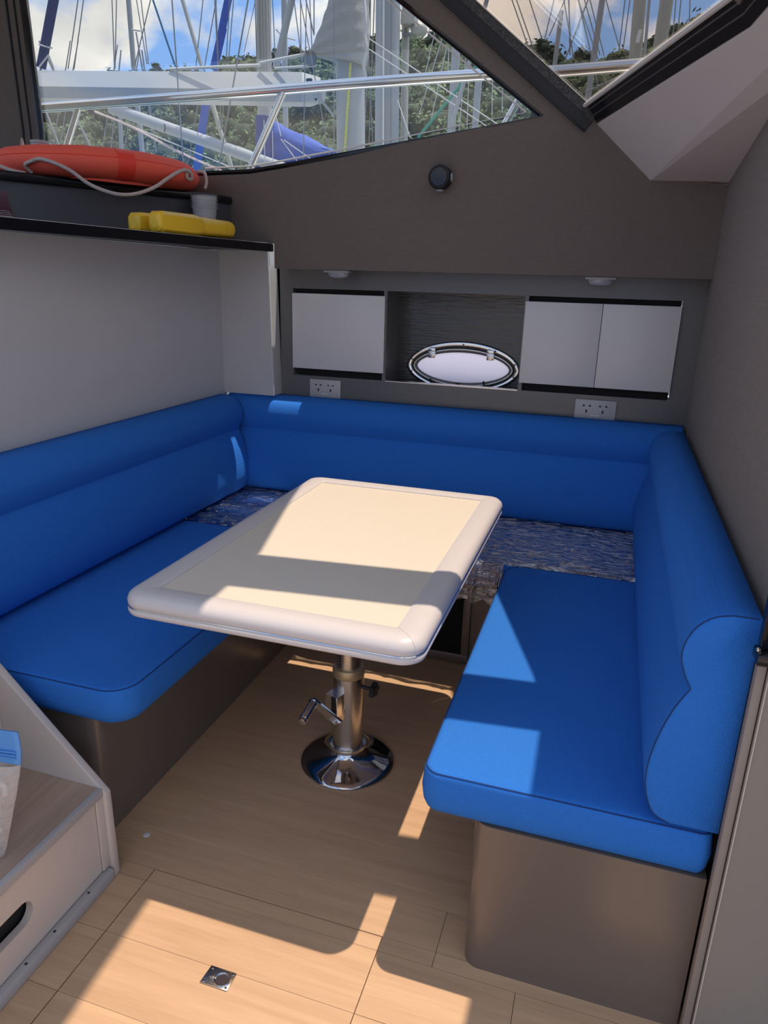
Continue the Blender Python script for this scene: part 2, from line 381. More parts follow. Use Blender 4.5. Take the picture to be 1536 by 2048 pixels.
# side fillet between locker wall and left cabinet
wl = box('wall_left', (XL - .03, -.6, 0), (XL, 2.985, 1.552), M_grey); tag(wl, kind='structure')
p1, p2 = pl(455, 790, 'y', 2.965), pl(540, 780, 'y', 2.965)
corner = prism('corner_panel', [(XL - .01, 2.966, .936), (-1.4505, 2.966, .936), (-1.466, 2.966, 1.60), (XL - .01, 2.966, 1.60)], (0, .012, 0), M_grey, wl)
prism('corner_return', [(-1.462, 2.975, .936), (-1.448, 2.975, .936), (-1.464, 2.975, 1.60), (-1.478, 2.975, 1.60)], (0, .10, 0), M_grey, wl)
prism('corner_edge', [(-1.4505, 2.9635, .936), (-1.4475, 2.9635, .936), (-1.461, 2.9635, 1.49), (-1.465, 2.9635, 1.49)], (0, .010, 0), M_white, wl)
box('corner_backing', (XL - .2, 3.05, .936), (-1.45, 3.08, 1.62), M_grey, wl)
# --- upper side wall with the cabin window
def us(px, py): q = pl(px, py, 'y', YS); return (q.x, q.z)
def ext(a, b, z):
    t = (z - a[1]) / (b[1] - a[1]); return (a[0] + (b[0] - a[0]) * t, z)
ZR = 2.78
wA, wB = us(1083, 232), us(793, -5)
cA, cB = us(1177, 244), us(922, 0)
pA, pB = us(78, 262), us(45, 0)
outer = [(-4.2, 1.583), (-1.402, 1.583), (-1.402, 1.484), (XR, 1.484), (XR, 1.79), us(1310, 350), us(1193, 236), ext(cA, cB, ZR), ext(wA, wB, ZR), wA,
         us(700, 307), us(560, 333), us(500, 343), us(410, 347), (pA[0] - .01, us(410, 347)[1] - .01), pA, ext(pA, pB, ZR), (-4.2, ZR)]
wu = prism('wall_upper', [(x, YS, z) for x, z in outer], (0, .035, 0), M_brown); wu.name = 'wall_side'; tag(wu, kind='structure')
box('soffit_bottom', (-1.22, YS + .001, 1.484), (XR - .001, 3.34, 1.496), M_dark, wu)
box('soffit_bottom', (-1.40, YS + .036, 1.486), (-1.37, 3.34, 1.498), M_dark, wu)  # unseen gap added between soffit pieces so sun reaches the far backrest
# window 1
w1 = bpy.data.objects.new('window_1', None); COL.objects.link(w1); w1.location = (-1.4, YS, 1.86); tag(w1, kind='structure')
wp = [wA, ext(wA, wB, ZR), ext(pA, pB, ZR), pA, (pA[0] - .01, us(410, 347)[1] - .01), us(410, 347), us(500, 343), us(560, 333), us(700, 307)]
prism('pane', [(x, YS + .016, z) for x, z in wp], (0, .004, 0), M_glass, w1)
def seal(name, pts, r, m, y, parent):
    return tube(name, [Vector((x, y, z)) for x, z in pts], r, m, parent, 6)
seal('rubber_seal', [ext(wA, wB, ZR), wA, us(700, 307), us(560, 333), us(500, 343), us(410, 347), us(200, 352)], .011, M_black, YS + .006, w1)
seal('bright_bead', [ext(us(1052, 224), us(780, 3), ZR), us(1052, 224), us(700, 295), us(560, 322), us(500, 332), us(410, 336)], .0038, M_white, YS + .004, w1)
seal('rubber_seal', [ext(pA, pB, ZR), pA, (pA[0] - .01, 1.87)], .016, M_black, YS + .004, w1)
for dx, rr in ((-.045, .005), (-.085, .006)):
    seal('post_groove', [(ext(pA, pB, ZR)[0] + dx, ZR), (pA[0] + dx, pA[1]), (pA[0] + dx - .012, 1.8)], rr, M_rubber, YS - .001, w1)
# --- windscreen overhead: plane through its sill corner
PC = Vector((-.185, 2.905, 2.045)); NW = Vector((-.611, -.212, -.762))
def wz(x, y): return PC.z - (NW.x * (x - PC.x) + NW.y * (y - PC.y)) / NW.z
def wp3(x, y): return Vector((x, y, wz(x, y)))
sill = [(-.185, 2.905), (.166, 1.917), (.207, 1.72), (.222, 1.45), (.228, .9), (.23, -.2)]
head = [(-.815, 2.905), (-.710, 2.50), (-.652, 2.264), (-.552, 1.905), (-.519, 1.685), (-.474, 1.243), (-.458, .98)]
w2 = bpy.data.objects.new('window_2', None); COL.objects.link(w2); w2.location = (-.185, 2.9, 2.045); tag(w2, kind='structure')
ya, yb = 1.685, 1.89       # mullion between the panes
paneA = [(-.185, 2.905), (.166, 1.917), (.172, yb), (-.548, yb), (-.652, 2.264), (-.710, 2.50), (-.815, 2.905)]
paneB = [(.209, ya), (.222, 1.45), (.228, .9), (.23, -.2), (-.44, -.2), (-.45, .9), (-.474, 1.243), (-.519, ya)]
for pn in (paneA, paneB): prism('pane', [wp3(*p) for p in pn], NW * -.006, M_wind, w2)
prism('mullion', [wp3(*p) - NW * .004 for p in [(.19, ya), (.18, yb), (-.56, yb), (-.53, ya)]], NW * .03, M_brown, w2)
# sill trim: black gasket following the glass edge
def sweep_quad(name, A, B, thick, m, parent):
    """strip between two polylines, pushed by thick"""
    n = len(A); V = [Vector(p) for p in A] + [Vector(p) for p in B] + [Vector(p) + Vector(thick) for p in A] + [Vector(p) + Vector(thick) for p in B]; F = []
    for i in range(n - 1):
        F += [(i, i + 1, n + i + 1, n + i), (2 * n + i, 3 * n + i, 3 * n + i + 1, 2 * n + i + 1), (i, 2 * n + i, 2 * n + i + 1, i + 1), (n + i, n + i + 1, 3 * n + i + 1, 3 * n + i)]
    F += [(0, n, 3 * n, 2 * n), (n - 1, 3 * n - 1, 4 * n - 1, 2 * n - 1)]
    return new(name, V, F, m, parent)
gl_edge = [wp3(*p) for p in sill]; gl_edge[0] = gl_edge[0] + (gl_edge[0] - gl_edge[1]) * .012
dn = [p + Vector((.028, .010, -.052)) for p in gl_edge]
sweep_quad('sill_gasket', [p + Vector((-.013, -.004, .0085)) + NW * .0005 for p in gl_edge], dn, (.02, .008, .014), M_black, w2)
tube('sill_bead', [p + Vector((-.012, -.004, .008)) + NW * .006 for p in gl_edge], .0075, M_white, w2, 6)
tube('sill_bead', [p + Vector((-.001, 0, -.008)) + NW * .004 for p in gl_edge], .0025, M_greyd, w2, 6)
tube('sill_rib', [p + Vector((.012, .004, -.029)) for p in gl_edge], .0022, M_greyd, w2, 6)
arm = [wp3(-.150, 2.893), wp3(-.83, 2.893)]
sweep_quad('post_gasket', [a + Vector((-.016, 0, -.021)) for a in arm], [a + Vector((-.042, 0, -.054)) for a in arm], (0, .02, 0), M_rubber, w2)
tube('post_bead', [a + Vector((-.042, -.004, -.054)) for a in arm], .004, M_rubber, w2, 6)
sweep_quad('post_reveal', [a + Vector((-.017, -.002, -.022)) for a in arm], [a + Vector((.002, -.002, .001)) for a in arm], (0, .03, 0), M_reveal, w2)
tube('post_bead', [a + Vector((.003, -.004, .002)) for a in arm], .002, M_white, w2, 5)
# ceiling: roof shell from the header aft, and the moulded deckhead under the foredeck
roof_top = [wp3(*p) for p in head]
ce = sweep_quad('ceiling', roof_top, [Vector((-4.2, p.y, 2.80)) for p in roof_top], (0, 0, .05), M_deckhead, None); tag(ce, kind='structure')
dA = [p + Vector((.002, .001, -.004)) for p in dn]; dA[0] = dA[0] + (dA[0] - dA[1]) * .03
F0, F1 = Vector((us(1300, 362)[0], YS, us(1300, 362)[1])), None
_n = (dA[1] - dA[0]).cross(F0 - dA[0]); _d = ray(1536, 135); F1 = CAM + _d * ((dA[0] - CAM).dot(_n) / _d.dot(_n))
Fd = (F1 - F0) / (F1.y - F0.y)
F0 = F0 + Vector((0, 0, .003)); fold = [F0 + Fd * (p.y - F0.y) for p in dA]; pass
wt = lambda y: 1.794 + (2.955 - y) * (.079 / .727)
rt = [Vector((XR + .004, p.y, min(1.985, wt(p.y)))) for p in dA]
sweep_quad('deckhead_panel', dA, fold, (.0, 0, .006), M_deckhead, ce)
sweep_quad('deckhead_panel', fold, rt, (.0, 0, .006), M_deckhead, ce)
# starboard and cockpit side of the saloon, behind the camera
ws = box('wall_starboard', (-7.5, -4.3, 0), (1.6, -4.2, .75), M_hull); tag(ws, kind='structure')
hs = box('bounce_slab', (-2.6, 3.37, .84), (1.2, 4.3, .88), mat('reflector_white', (.85, .84, .85), .4)); hs.name = 'added_reflector'; tag(hs, kind='structure')  # added unseen white slab that bounces sunlight onto the porthole pane
sea = new('sea', [(-400, -100, -.4), (400, -100, -.4), (400, 500, -.4), (-400, 500, -.4)], [(0, 1, 2, 3)], M_sea); tag(sea, 'greenish harbour water around the moored boats', 'water', kind='stuff')
# ================================================================ BENCHES
def bench(name, plan, z1, label, grp='dinette bench bases'):
    r = thing(name, label, 'bench', (sum(p[0] for p in plan) / len(plan), sum(p[1] for p in plan) / len(plan), 0), grp)
    prism('plinth', [(x, y, 0) for x, y in plan], (0, 0, z1), M_base, r, auto=40)
    return r
ZS = .384
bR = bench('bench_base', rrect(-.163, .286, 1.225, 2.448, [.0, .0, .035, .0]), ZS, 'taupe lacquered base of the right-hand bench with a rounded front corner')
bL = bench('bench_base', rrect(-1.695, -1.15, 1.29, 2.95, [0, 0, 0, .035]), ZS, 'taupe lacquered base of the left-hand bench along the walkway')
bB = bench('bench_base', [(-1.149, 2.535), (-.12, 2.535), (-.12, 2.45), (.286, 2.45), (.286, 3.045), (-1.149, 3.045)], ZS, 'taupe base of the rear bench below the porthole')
# black louvred grille in the rear base
vg = thing('vent_grille', 'black louvred vent grille in the base under the far bench', 'vent', (-.60, 2.53, .04))
gx0, gx1, gz0, gz1, gy = -.80, -.44, .045, .345, 2.534
box('backing', (gx0, gy - .004, gz0), (gx1, gy, gz1), M_gap, vg)
for nm, a, b in (('frame_rail', (gx0 - .03, gz0 - .035), (gx1 + .03, gz0)), ('frame_rail', (gx0 - .03, gz1), (gx1 + .03, gz1 + .025)), ('frame_stile', (gx0 - .03, gz0), (gx0, gz1)), ('frame_stile', (gx1, gz0), (gx1 + .03, gz1))):
    box(nm, (a[0], gy - .016, a[1]), (b[0], gy - .0005, b[1]), M_base, vg, .003)
nsl = 18
for k in range(nsl):
    x = gx0 + (k + .5) * (gx1 - gx0) / nsl
    prism('slat', [(x - .008, gy - .004, gz0), (x + .003, gy - .013, gz0), (x + .006, gy - .011, gz0), (x - .004, gy - .004, gz0)], (0, 0, gz1 - gz0), M_rubber, vg)
# --- cushions
def cushion(name, plan, z0, z1, m, label, cat='cushion', crown=.006, grp='blue dinette cushions', seam=True, bev=.02, bt=.013):
    """rounded slab on an outline; layered rings, crowned top"""
    r = thing(name, label, cat, (sum(p[0] for p in plan) / len(plan), sum(p[1] for p in plan) / len(plan), z0), grp)
    cx, cy = sum(p[0] for p in plan) / len(plan), sum(p[1] for p in plan) / len(plan)
    P = [Vector((x, y)) for x, y in plan]; n = len(P)
    nor = []
    for i in range(n):
        e = (P[(i + 1) % n] - P[i - 1]); e = Vector((e.y, -e.x)); e.normalize(); nor.append(e)
    layers = [(-bev, z0), (-bev * .3, z0 + bev * .3), (0, z0 + bev)]
    layers += [(.004, (z0 + z1) / 2), (0, z1 - bt)]
    layers += [(-bt * .10, z1 - bt * .55), (-bt * .38, z1 - bt * .2), (-bt, z1)]
    V, F = [], []
    for off, z in layers:
        for p, q in zip(P, nor):
            w = p + q * off; V.append((w.x, w.y, z))
    for j in range(len(layers) - 1):
        for i in range(n): F.append((j * n + i, j * n + (i + 1) % n, (j + 1) * n + (i + 1) % n, (j + 1) * n + i))
    c2 = sum(P, Vector((0, 0))) / n; nl = len(layers)
    for k, up in ((.02, 0), (.04, 0), (.3, 0), (.6, 0)):
        for p, q in zip(P, nor):
            w = p + q * -bt; w = w.lerp(c2, k); V.append((w.x, w.y, z1 + crown * up))
        j = nl - 1
        for i in range(n): F.append((j * n + i, j * n + (i + 1) % n, (j + 1) * n + (i + 1) % n, (j + 1) * n + i))
        nl += 1
    V.append((c2.x, c2.y, z1)); t_ = len(V) - 1
    for i in range(n): F.append(((nl - 1) * n + i, (nl - 1) * n + (i + 1) % n, t_))
    V.append((c2.x, c2.y, z0)); t_ = len(V) - 1
    for i in range(n): F.append(((i + 1) % n, i, t_))
    new('pad', V, F, m, r, smooth=True)
    if seam: tube('piping', [Vector(((p + q * (-bt * .30)).x, (p + q * (-bt * .30)).y, z1 - bt * .24)) for p, q in zip(P, nor)], .0016, M_seam, r, 5, True)
    return r
ZC = .487
def dense(poly, step=.08):
    out = []
    for i, p in enumerate(poly):
        q = poly[(i + 1) % len(poly)]; d = math.hypot(q[0] - p[0], q[1] - p[1]); k = max(1, int(d / step))
        for j in range(k): out.append((p[0] + (q[0] - p[0]) * j / k, p[1] + (q[1] - p[1]) * j / k))
    return out
cR = cushion('seat_cushion', dense(rrect(-.279, .284, 1.222, 2.44, [.03, .075, .04, .022])), ZS + .001, ZC, M_blue, 'blue seat cushion of the right-hand bench, partly in sunlight')
cL = cushion('seat_cushion', dense(rrect(-1.69, -1.022, 1.248, 2.44, [.03, .03, .035, .075])), ZS + .001, ZC, M_blue, 'blue seat cushion of the left-hand bench beside the stair', bev=.026)
cB = cushion('seat_cushion', dense([(-1.69, 2.446), (-1.04, 2.446), (-1.0, 2.43), (-.95, 2.42), (-.36, 2.42), (-.30, 2.44), (-.22, 2.446), (.284, 2.446), (.284, 3.04), (-1.69, 3.04)]), ZS + .001, ZC - .010, M_blue, 'blue seat cushion of the far bench under clear plastic wrap', seam=False)
# crinkled film over the far cushion
def wrap():
    nx, ny = 260, 120; V = []; F = []
    x0, x1 = -1.62, .172; hang = .14; L1 = hang + .56
    for j in range(ny + 1):
        for i in range(nx + 1):
            x = x0 + (x1 - x0) * i / nx; d = j / ny * L1                  # first hangs down the front, then lies on top
            wide = (-1.02 < x < -.295)
            if d < hang: y, z = 2.408, ZC - .004 - (hang - d)
            else: y, z = 2.408 + (d - hang), ZC
            if not wide and d < hang: y, z = 2.455, ZC - .024
            if not wide and 2.408 <= y < 2.452: y = 2.452
            wv = .05 * noise.noise(Vector((x * 3, y * 4, 8)))
            r1 = 1 - abs(noise.noise(Vector((x * 5, (y + wv) * 34, 3.1)))) * 2; r2 = 1 - abs(noise.noise(Vector((x * 13 + y * 9, (y + wv) * 48 - x * 6, 1.7)))) * 2
            nz = max(0, r1) ** 2 * .0075 + max(0, r2) ** 2 * .0055
            if d >= hang: z += nz + .0012
            else: y -= nz * 1.6 + .002; z += noise.noise(Vector((x * 30, 0, 5))) * .018 * (1 - d / hang)
            V.append((x, min(y, 2.965), z))
    for j in range(ny):
        for i in range(nx): F.append((j * (nx + 1) + i, j * (nx + 1) + i + 1, (j + 1) * (nx + 1) + i + 1, (j + 1) * (nx + 1) + i))
    o = new('plastic_wrap', V, F, M_film, None, smooth=True)
    return tag(o, 'crinkled clear plastic film wrapped over the far seat cushion', 'plastic wrap')
wrap()
# backrests: profile d (distance from wall) against z, two padded rolls with a crease
def back_profile():
    low = catmull([(.085, .494, 0), (.118, .512, 0), (.137, .560, 0), (.140, .615, 0), (.130, .68, 0), (.112, .74, 0), (.092, .782, 0)], 5)
    up = catmull([(.092, .784, 0), (.104, .806, 0), (.115, .842, 0), (.111, .876, 0), (.096, .906, 0), (.072, .926, 0), (.045, .934, 0)], 5)
    return [(0.0, .494)] + [(v.x, v.y) for v in low] + [(v.x, v.y) for v in up] + [(0.0, .934)]
BP = back_profile()
def backrest(axis, wallc, sign, a, b, label, zoff=0):
    """axis 'x' or 'y' = run; wallc wall coordinate; sign = direction the padding faces"""
    loc = (wallc, (a + b) / 2, .49) if axis == 'y' else ((a + b) / 2, wallc, .49)
    r = thing('backrest_cushion', label, 'cushion', loc, 'blue dinette cushions')
    secs = [(0, .009), (.002, .004), (.006, .0012), (.014, 0)]
    L_ = b - a; mids = [(.02 + (L_ - .04) * k / 14, 0) for k in range(1, 14)]
    secs = secs + mids + [(L_ - s, i) for s, i in secs[::-1]]
    n = len(BP); V, F = [], []
    c = Vector((.06, .70))
    nor = []
    for i in range(n):
        e = Vector(BP[min(n - 1, i + 1)]) - Vector(BP[max(0, i - 1)]); e = Vector((e.y, -e.x)); e.normalize(); nor.append(e)
    def P(s, d, z):
        q = a + s
        return (wallc + sign * d, q, z + zoff) if axis == 'y' else (q, wallc + sign * d, z + zoff)
    for s, ins in secs:
        for (d, z), nn in zip(BP, nor):
            if d > 0: w = Vector((d, z)) - nn * ins; d2, z2 = max(0, w.x), w.y
            else: d2, z2 = 0, z + (ins if z < .7 else -ins)
            V.append(P(s, d2, z2))
    for j in range(len(secs) - 1):
        for i in range(n - 1): F.append((j * n + i, j * n + i + 1, (j + 1) * n + i + 1, (j + 1) * n + i))
        F.append((j * n + n - 1, j * n, (j + 1) * n, (j + 1) * n + n - 1))
    F.append(tuple(range(n))); F.append(tuple((len(secs) - 1) * n + i for i in range(n)))
    pad = new('pad', V, F, M_blue, r, smooth=True)
    bm = bmesh.new(); bm.from_mesh(pad.data); bmesh.ops.triangulate(bm, faces=[f for f in bm.faces if len(f.verts) > 4]); bm.to_mesh(pad.data); bm.free()
    for s in (.004, L_ - .004):
        tube('piping', [Vector(P(s, (Vector((d, z)) - nn * .0022).x, (Vector((d, z)) - nn * .0022).y)) for (d, z), nn in zip(BP, nor) if d > 0] + [Vector(P(s, .004, .9325))], .0015, M_seam, r, 5)
    return r
backrest('y', .287, -1, 1.215, 2.905, 'blue padded backrest along the right-hand bulkhead, its rolled end facing the camera')
backrest('y', -1.695, 1, 1.00, 2.918, 'blue padded backrest along the grey left-hand wall')
backrest('x', 3.048, -1, -1.69, .296, 'long blue padded backrest of the far bench under the lockers')
# ================================================================ TABLE
tb = thing('dinette_table', 'pedestal table with cream top, pale rounded rim and chrome crank column', 'table', (-.653, 1.811, 0))
TX0, TX1, TY0, TY1 = -1.022, -.300, 1.258, 2.402
bw = .072
prism('top_panel', [(x, y, .700) for x, y in rrect(TX0 + bw - .004, TX1 - bw + .004, TY0 + bw - .004, TY1 - bw + .004, .006, 3)], (0, 0, .0445), M_tablein, tb)
def rim():
    n = 8; R = .055
    prof = [(bw, .7425), (bw - .002, .7475), (bw - .012, .7505), (.030, .7520), (.014, .7485), (.004, .7400), (0, .7290), (.001, .7200), (.004, .7165), (.004, .7135), (.0005, .7105), (0, .7040), (.003, .6975), (.010, .6945), (bw, .6945)]
    def ring_pts(off):
        return rrect(TX0 + off, TX1 - off, TY0 + off, TY1 - off, max(.004, R - off), n)
    rings = [ring_pts(o) for o, z in prof]; m = n + 1
    # corners order: x1y1, x0y1, x0y0, x1y0 ; side k runs from middle of corner k to middle of corner k+1
    for k in range(4):
        idx = [k * m + i for i in range(n // 2, m)] + [((k + 1) % 4) * m + i for i in range(0, n // 2 + 1)]
        V, F = [], []
        for ii, i in enumerate(idx):
            for (o, z), rg in zip(prof, rings): V.append(Vector((rg[i][0], rg[i][1], z)))
        w = len(prof)
        ctr = sum((Vector(v) for v in V), Vector()) / len(V)
        tdir = (V[-w] - V[0]).normalized()
        for j in range(w): V[j] = V[j] + tdir * .0004; V[-w + j] = V[-w + j] - tdir * .0004
        for a in range(len(idx) - 1):
            for b in range(w): F.append((a * w + b, a * w + (b + 1) % w, (a + 1) * w + (b + 1) % w, (a + 1) * w + b))
        F.append(tuple(range(w))); F.append(tuple((len(idx) - 1) * w + b for b in range(w)))
        new('rim_rail', V, F, M_tableed, tb, auto=50)
rim()
tube('steel_strip', [Vector((x, y, .715)) for x, y in rrect(TX0 + .003, TX1 - .003, TY0 + .003, TY1 - .003, .052, 8)], .0022, M_steel, tb, 6, True)
prism('under_plate', [(x, y, .684) for x, y in rrect(-.80, -.506, 1.66, 1.96, .02, 3)], (0, 0, .0155), M_tableunder, tb)
pc = Vector((-.653, 1.811, 0))
lathe('foot', [(.146, .0005), (.147, .006), (.143, .011), (.128, .016), (.100, .026), (.074, .040), (.060, .052), (.057, .058), (.050, .058)], pc, M_chrome, tb, 48)
lathe('foot_ring', [(.049, .056), (.058, .058), (.060, .064), (.058, .070), (.0475, .072)], pc, M_steel, tb, 40)
col = lathe('column', [(.0475, .06), (.0475, .318)], pc, M_brushed, tb, 40)
lathe('collar', [(.0478, .310), (.049, .318), (.0485, .332), (.046, .338), (.037, .339)], pc, M_brass, tb, 40)
ram = lathe('ram', [(.0365, .30), (.0365, .686)], pc, M_brushed, tb, 36)
lathe('top_flange', [(.036, .672), (.075, .674), (.075, .684), (.0, .684)], pc, M_steel, tb, 32)
# toothed rack let into the ram, facing the camera
dv = Vector((-.30, -.954, 0)).normalized(); sv = Vector((-dv.y, dv.x, 0))
def obox(c, ax, ay, az, hx, hy, hz):
    V = [Vector(c) + ax * (hx * i) + ay * (hy * j) + az * (hz * k) for i in (-1, 1) for j in (-1, 1) for k in (-1, 1)]
    return V, [(0, 1, 3, 2), (4, 6, 7, 5), (0, 4, 5, 1), (2, 3, 7, 6), (0, 2, 6, 4), (1, 5, 7, 3)]
Z = Vector((0, 0, 1))
rk = new('rack', *obox(pc + dv * .0358 - sv * .010 + Z * .50, sv, dv, Z, .0065, .002, .155), M_rubber, tb)
for k in range(34):
    new('tooth', *obox(pc + dv * .0375 - sv * .010 + Z * (.352 + k * .009), sv, dv, Z, .005, .0012, .0024), M_steel, rk)
# crank gearbox, arm and handle
gb = new('crank_box', *obox(pc + dv * .052 - sv * .004 + Z * .225, sv, dv, Z, .022, .026, .044), M_steel, tb)
c0 = pl(672, 1441, 'y', 1.735); c1 = pl(628, 1404, 'y', 1.70); c2 = pl(603, 1446, 'y', 1.615)
tube('crank_shaft', [pc + dv * .06 + Z * (c0.z + .004), c0], .009, M_steel, tb, 12)
ar = (c1 - c0); an = ar.normalized(); up_ = (c2 - c1).normalized(); w_ = an.cross(up_).normalized()
new('crank_arm', *obox((c0 + c1) / 2, an, w_, up_, ar.length / 2 + .012, .014, .0035), M_steel, tb)
hd = c2 - c1
tube('crank_handle', [c1 - hd * .08, c1, c1 + hd * .1, c1 + hd * .15, c1 + hd * .8, c1 + hd * .84, c1 + hd * .9, c1 + hd * .97, c1 + hd * 1.0], [.011, .0135, .0135, .012, .0135, .011, .0135, .012, .004], M_chrome, tb, 14)
kn = pl(745, 1379, 'y', 1.80)
kdir = Vector((kn.x - pc.x, kn.y - pc.y, 0)).normalized()
tube('knob_stem', [pc + kdir * .045 + Z * kn.z, Vector((kn.x, kn.y, kn.z))], .006, M_rubber, tb, 10)
KM = toward(kdir)
V, F = [], []
nk = 30
for h, s in ((-.004, .8), (0, 1), (.010, 1), (.014, .75)):
    for k in range(nk):
        a = 2 * math.pi * k / nk; r = (.0215 + .0035 * math.cos(5 * a)) * s; V.append(kn + KM @ Vector((r * math.cos(a), r * math.sin(a), h)))
for j in range(3):
    for k in range(nk): F.append((j * nk + k, j * nk + (k + 1) % nk, (j + 1) * nk + (k + 1) % nk, (j + 1) * nk + k))
F += [tuple(range(nk)), tuple(3 * nk + k for k in range(nk))]
new('star_knob', V, F, M_rubber, tb, auto=40)
# ================================================================ LOCKERS, NICHE, PORTHOLE, SOCKETS
def locker(x0, x1, splits, label):
    r = thing('locker', label, 'locker', ((x0 + x1) / 2, YB, zb), 'wall lockers above the far bench')
    box('body', (x0 + .004, YB + .020, zb + .001), (x1 - .0045, YB + .16, zt - .001), M_gap, r)
    for a, b in splits:
        box('door', (a, YB - .014, zb + .033), (b, YB + .008, zt - .021), M_door, r, .0015)
    return r
locker(xl0, xl1, [(xl0 + .001, xl1 - .002)], 'single grey-doored wall locker left of the porthole')
xm = bl(1204, 690).x - .012
locker(xr0, xr1, [(xr0 + .001, xm - .001), (xm + .001, xr1 - .002)], 'pair of grey-doored wall lockers right of the porthole')
ph = thing('porthole', 'oval steel-rimmed opening porthole with frosted pane in the dark niche', 'porthole', pl(925, 735, 'y', NY))
pc0, ew, eh = PC0, EW, EH
def oval_ring(name, a, b, wd, y0, prof, m):
    V, F = [], []
    for o, h in prof:
        for x, z in oval(a - o, b - o): V.append(pc0 + Vector((x, y0 - h, z)))
    n = 64
    for j in range(len(prof) - 1):
        for k in range(n): F.append((j * n + k, j * n + (k + 1) % n, (j + 1) * n + (k + 1) % n, (j + 1) * n + k))
    return new(name, V, F, m, ph, smooth=True)
oval_ring('rim', ew, eh, 0, .012, [(0, 0), (.001, .008), (.006, .012), (.022, .011), (.026, .006), (.027, 0)], M_steel)
oval_ring('gasket', ew - .026, eh - .026, 0, .012, [(0, .006), (.006, .009), (.009, .004)], M_rubber)
oval_ring('sash', ew - .031, eh - .031, 0, .012, [(0, .004), (.002, .010), (.007, .010), (.010, .004)], M_steel)
oval_ring('inner_seal', ew - .039, eh - .038, 0, .012, [(0, .006), (.010, .005), (.012, .001)], M_dark)
gv = [pc0 + Vector((x, .009, z)) for x, z in oval(ew - .044, eh - .043)]
prism('pane', gv, (0, .003, 0), M_port, ph)
for px, py in ((864, 704), (981, 709)):
    q = pl(px, py, 'y', NY - .024)
    h = box('hinge', (q.x - .016, q.y - .004, q.z - .026), (q.x + .016, q.y + .006, q.z + .004), M_brushed, ph, .001)
    box('hinge_barrel', (q.x - .016, q.y - .006, q.z + .004), (q.x + .016, q.y + .010, q.z + .018), M_steel, h, .003)
    for s in (-.010, .010): lathe('screw', [(.003, 0), (.002, .0015), (0, .002)], (q.x + s, q.y - .0045, q.z - .020), M_dark, h, 8, mtx=toward((0, -1, 0)))
for px, py in ((861, 762), (967, 768)):
    q = pl(px, py, 'y', NY - .03)
    tube('dog_lever', [q + Vector((.006, .02, -.012)), q + Vector((.003, 0, -.008)), q + Vector((0, -.004, .012))], .004, M_rubber, ph, 8)
q = pl(916, 770, 'y', NY - .02); lathe('knob', [(.004, 0), (.011, .004), (.012, .010), (.008, .015), (0, .016)], q, M_purplep, ph, 16, mtx=toward((0, -1, 0)))
for k in range(10):
    t = 2 * math.pi * (k + .5) / 10; x, z = (ew - .014) * math.cos(t), (eh - .014) * (abs(math.sin(t)) ** 1.12) * (1 if math.sin(t) > 0 else -1)
    lathe('bolt', [(.0045, 0), (.004, .0025), (0, .003)], pc0 + Vector((x, .0015, z)), M_dark, ph, 10, mtx=toward((0, -1, 0)))
def socket(corners, label):
    a, c = pl(*corners[0], 'y', YB), pl(*corners[1], 'y', YB)
    x0, x1, z1, z0 = a.x, c.x, a.z, c.z
    r = thing('wall_socket', label, 'socket', ((x0 + x1) / 2, YB, z0), 'double wall sockets')
    box('plate', (x0, YB - .009, z0), (x1, YB - .0005, z1), M_socket, r, .002)
    w, h = x1 - x0, z1 - z0
    box('insert', (x0 + .13 * w, YB - .0105, z0 + .14 * h), (x1 - .13 * w, YB - .0091, z1 - .16 * h), M_socket, r, .0005)
    for cx in (.30, .70):
        X = x0 + cx * w
        for dx, dz, hw, hh in ((-.09 * w, .70, .0042, .0028), (.06 * w, .70, .0042, .0028), (-.015 * w, .42, .003, .0062)):
            box('slot', (X + dx - hw, YB - .0111, z0 + dz * h - hh), (X + dx + hw, YB - .0106, z0 + dz * h + hh), M_gap, r)
    for cx in (.45, .56): box('switch', (x0 + (cx - .045) * w, YB - .0135, z0 + .17 * h), (x0 + (cx + .045) * w, YB - .0106, z0 + .24 * h), M_white, r, .0005)
    return r
socket(((621, 757), (682, 797)), 'white double wall socket below the single left-hand locker')
socket(((1152, 797), (1229, 842)), 'white double wall socket below the right-hand pair of lockers')
# small lamps under the soffit
for px, py, lab in ((677, 546, 'small clear soffit lamp above the single left-hand locker'), (1202, 555, 'small clear soffit lamp above the right-hand pair of lockers')):
    q = pl(px, py, 'y', YS + .05); q.z = 1.483
    r = thing('soffit_lamp', lab, 'lamp', q, 'soffit lamps')
    box('mount', (q.x - .056, q.y - .03, 1.474), (q.x + .056, q.y + .03, 1.4835), M_milk, r, .002)
    V, F = [], []
    for j, (s, z) in enumerate(((1, 1.474), (.97, 1.464), (.8, 1.457), (.45, 1.453), (.02, 1.452))):
        for k in range(24):
            a = 2 * math.pi * k / 24; V.append((q.x + .046 * s * math.cos(a), q.y + .027 * s * math.sin(a), z))
    for j in range(4):
        for k in range(24): F.append((j * 24 + k, j * 24 + (k + 1) % 24, (j + 1) * 24 + (k + 1) % 24, (j + 1) * 24 + k))
    new('lens', V, F, M_lens, r, smooth=True)
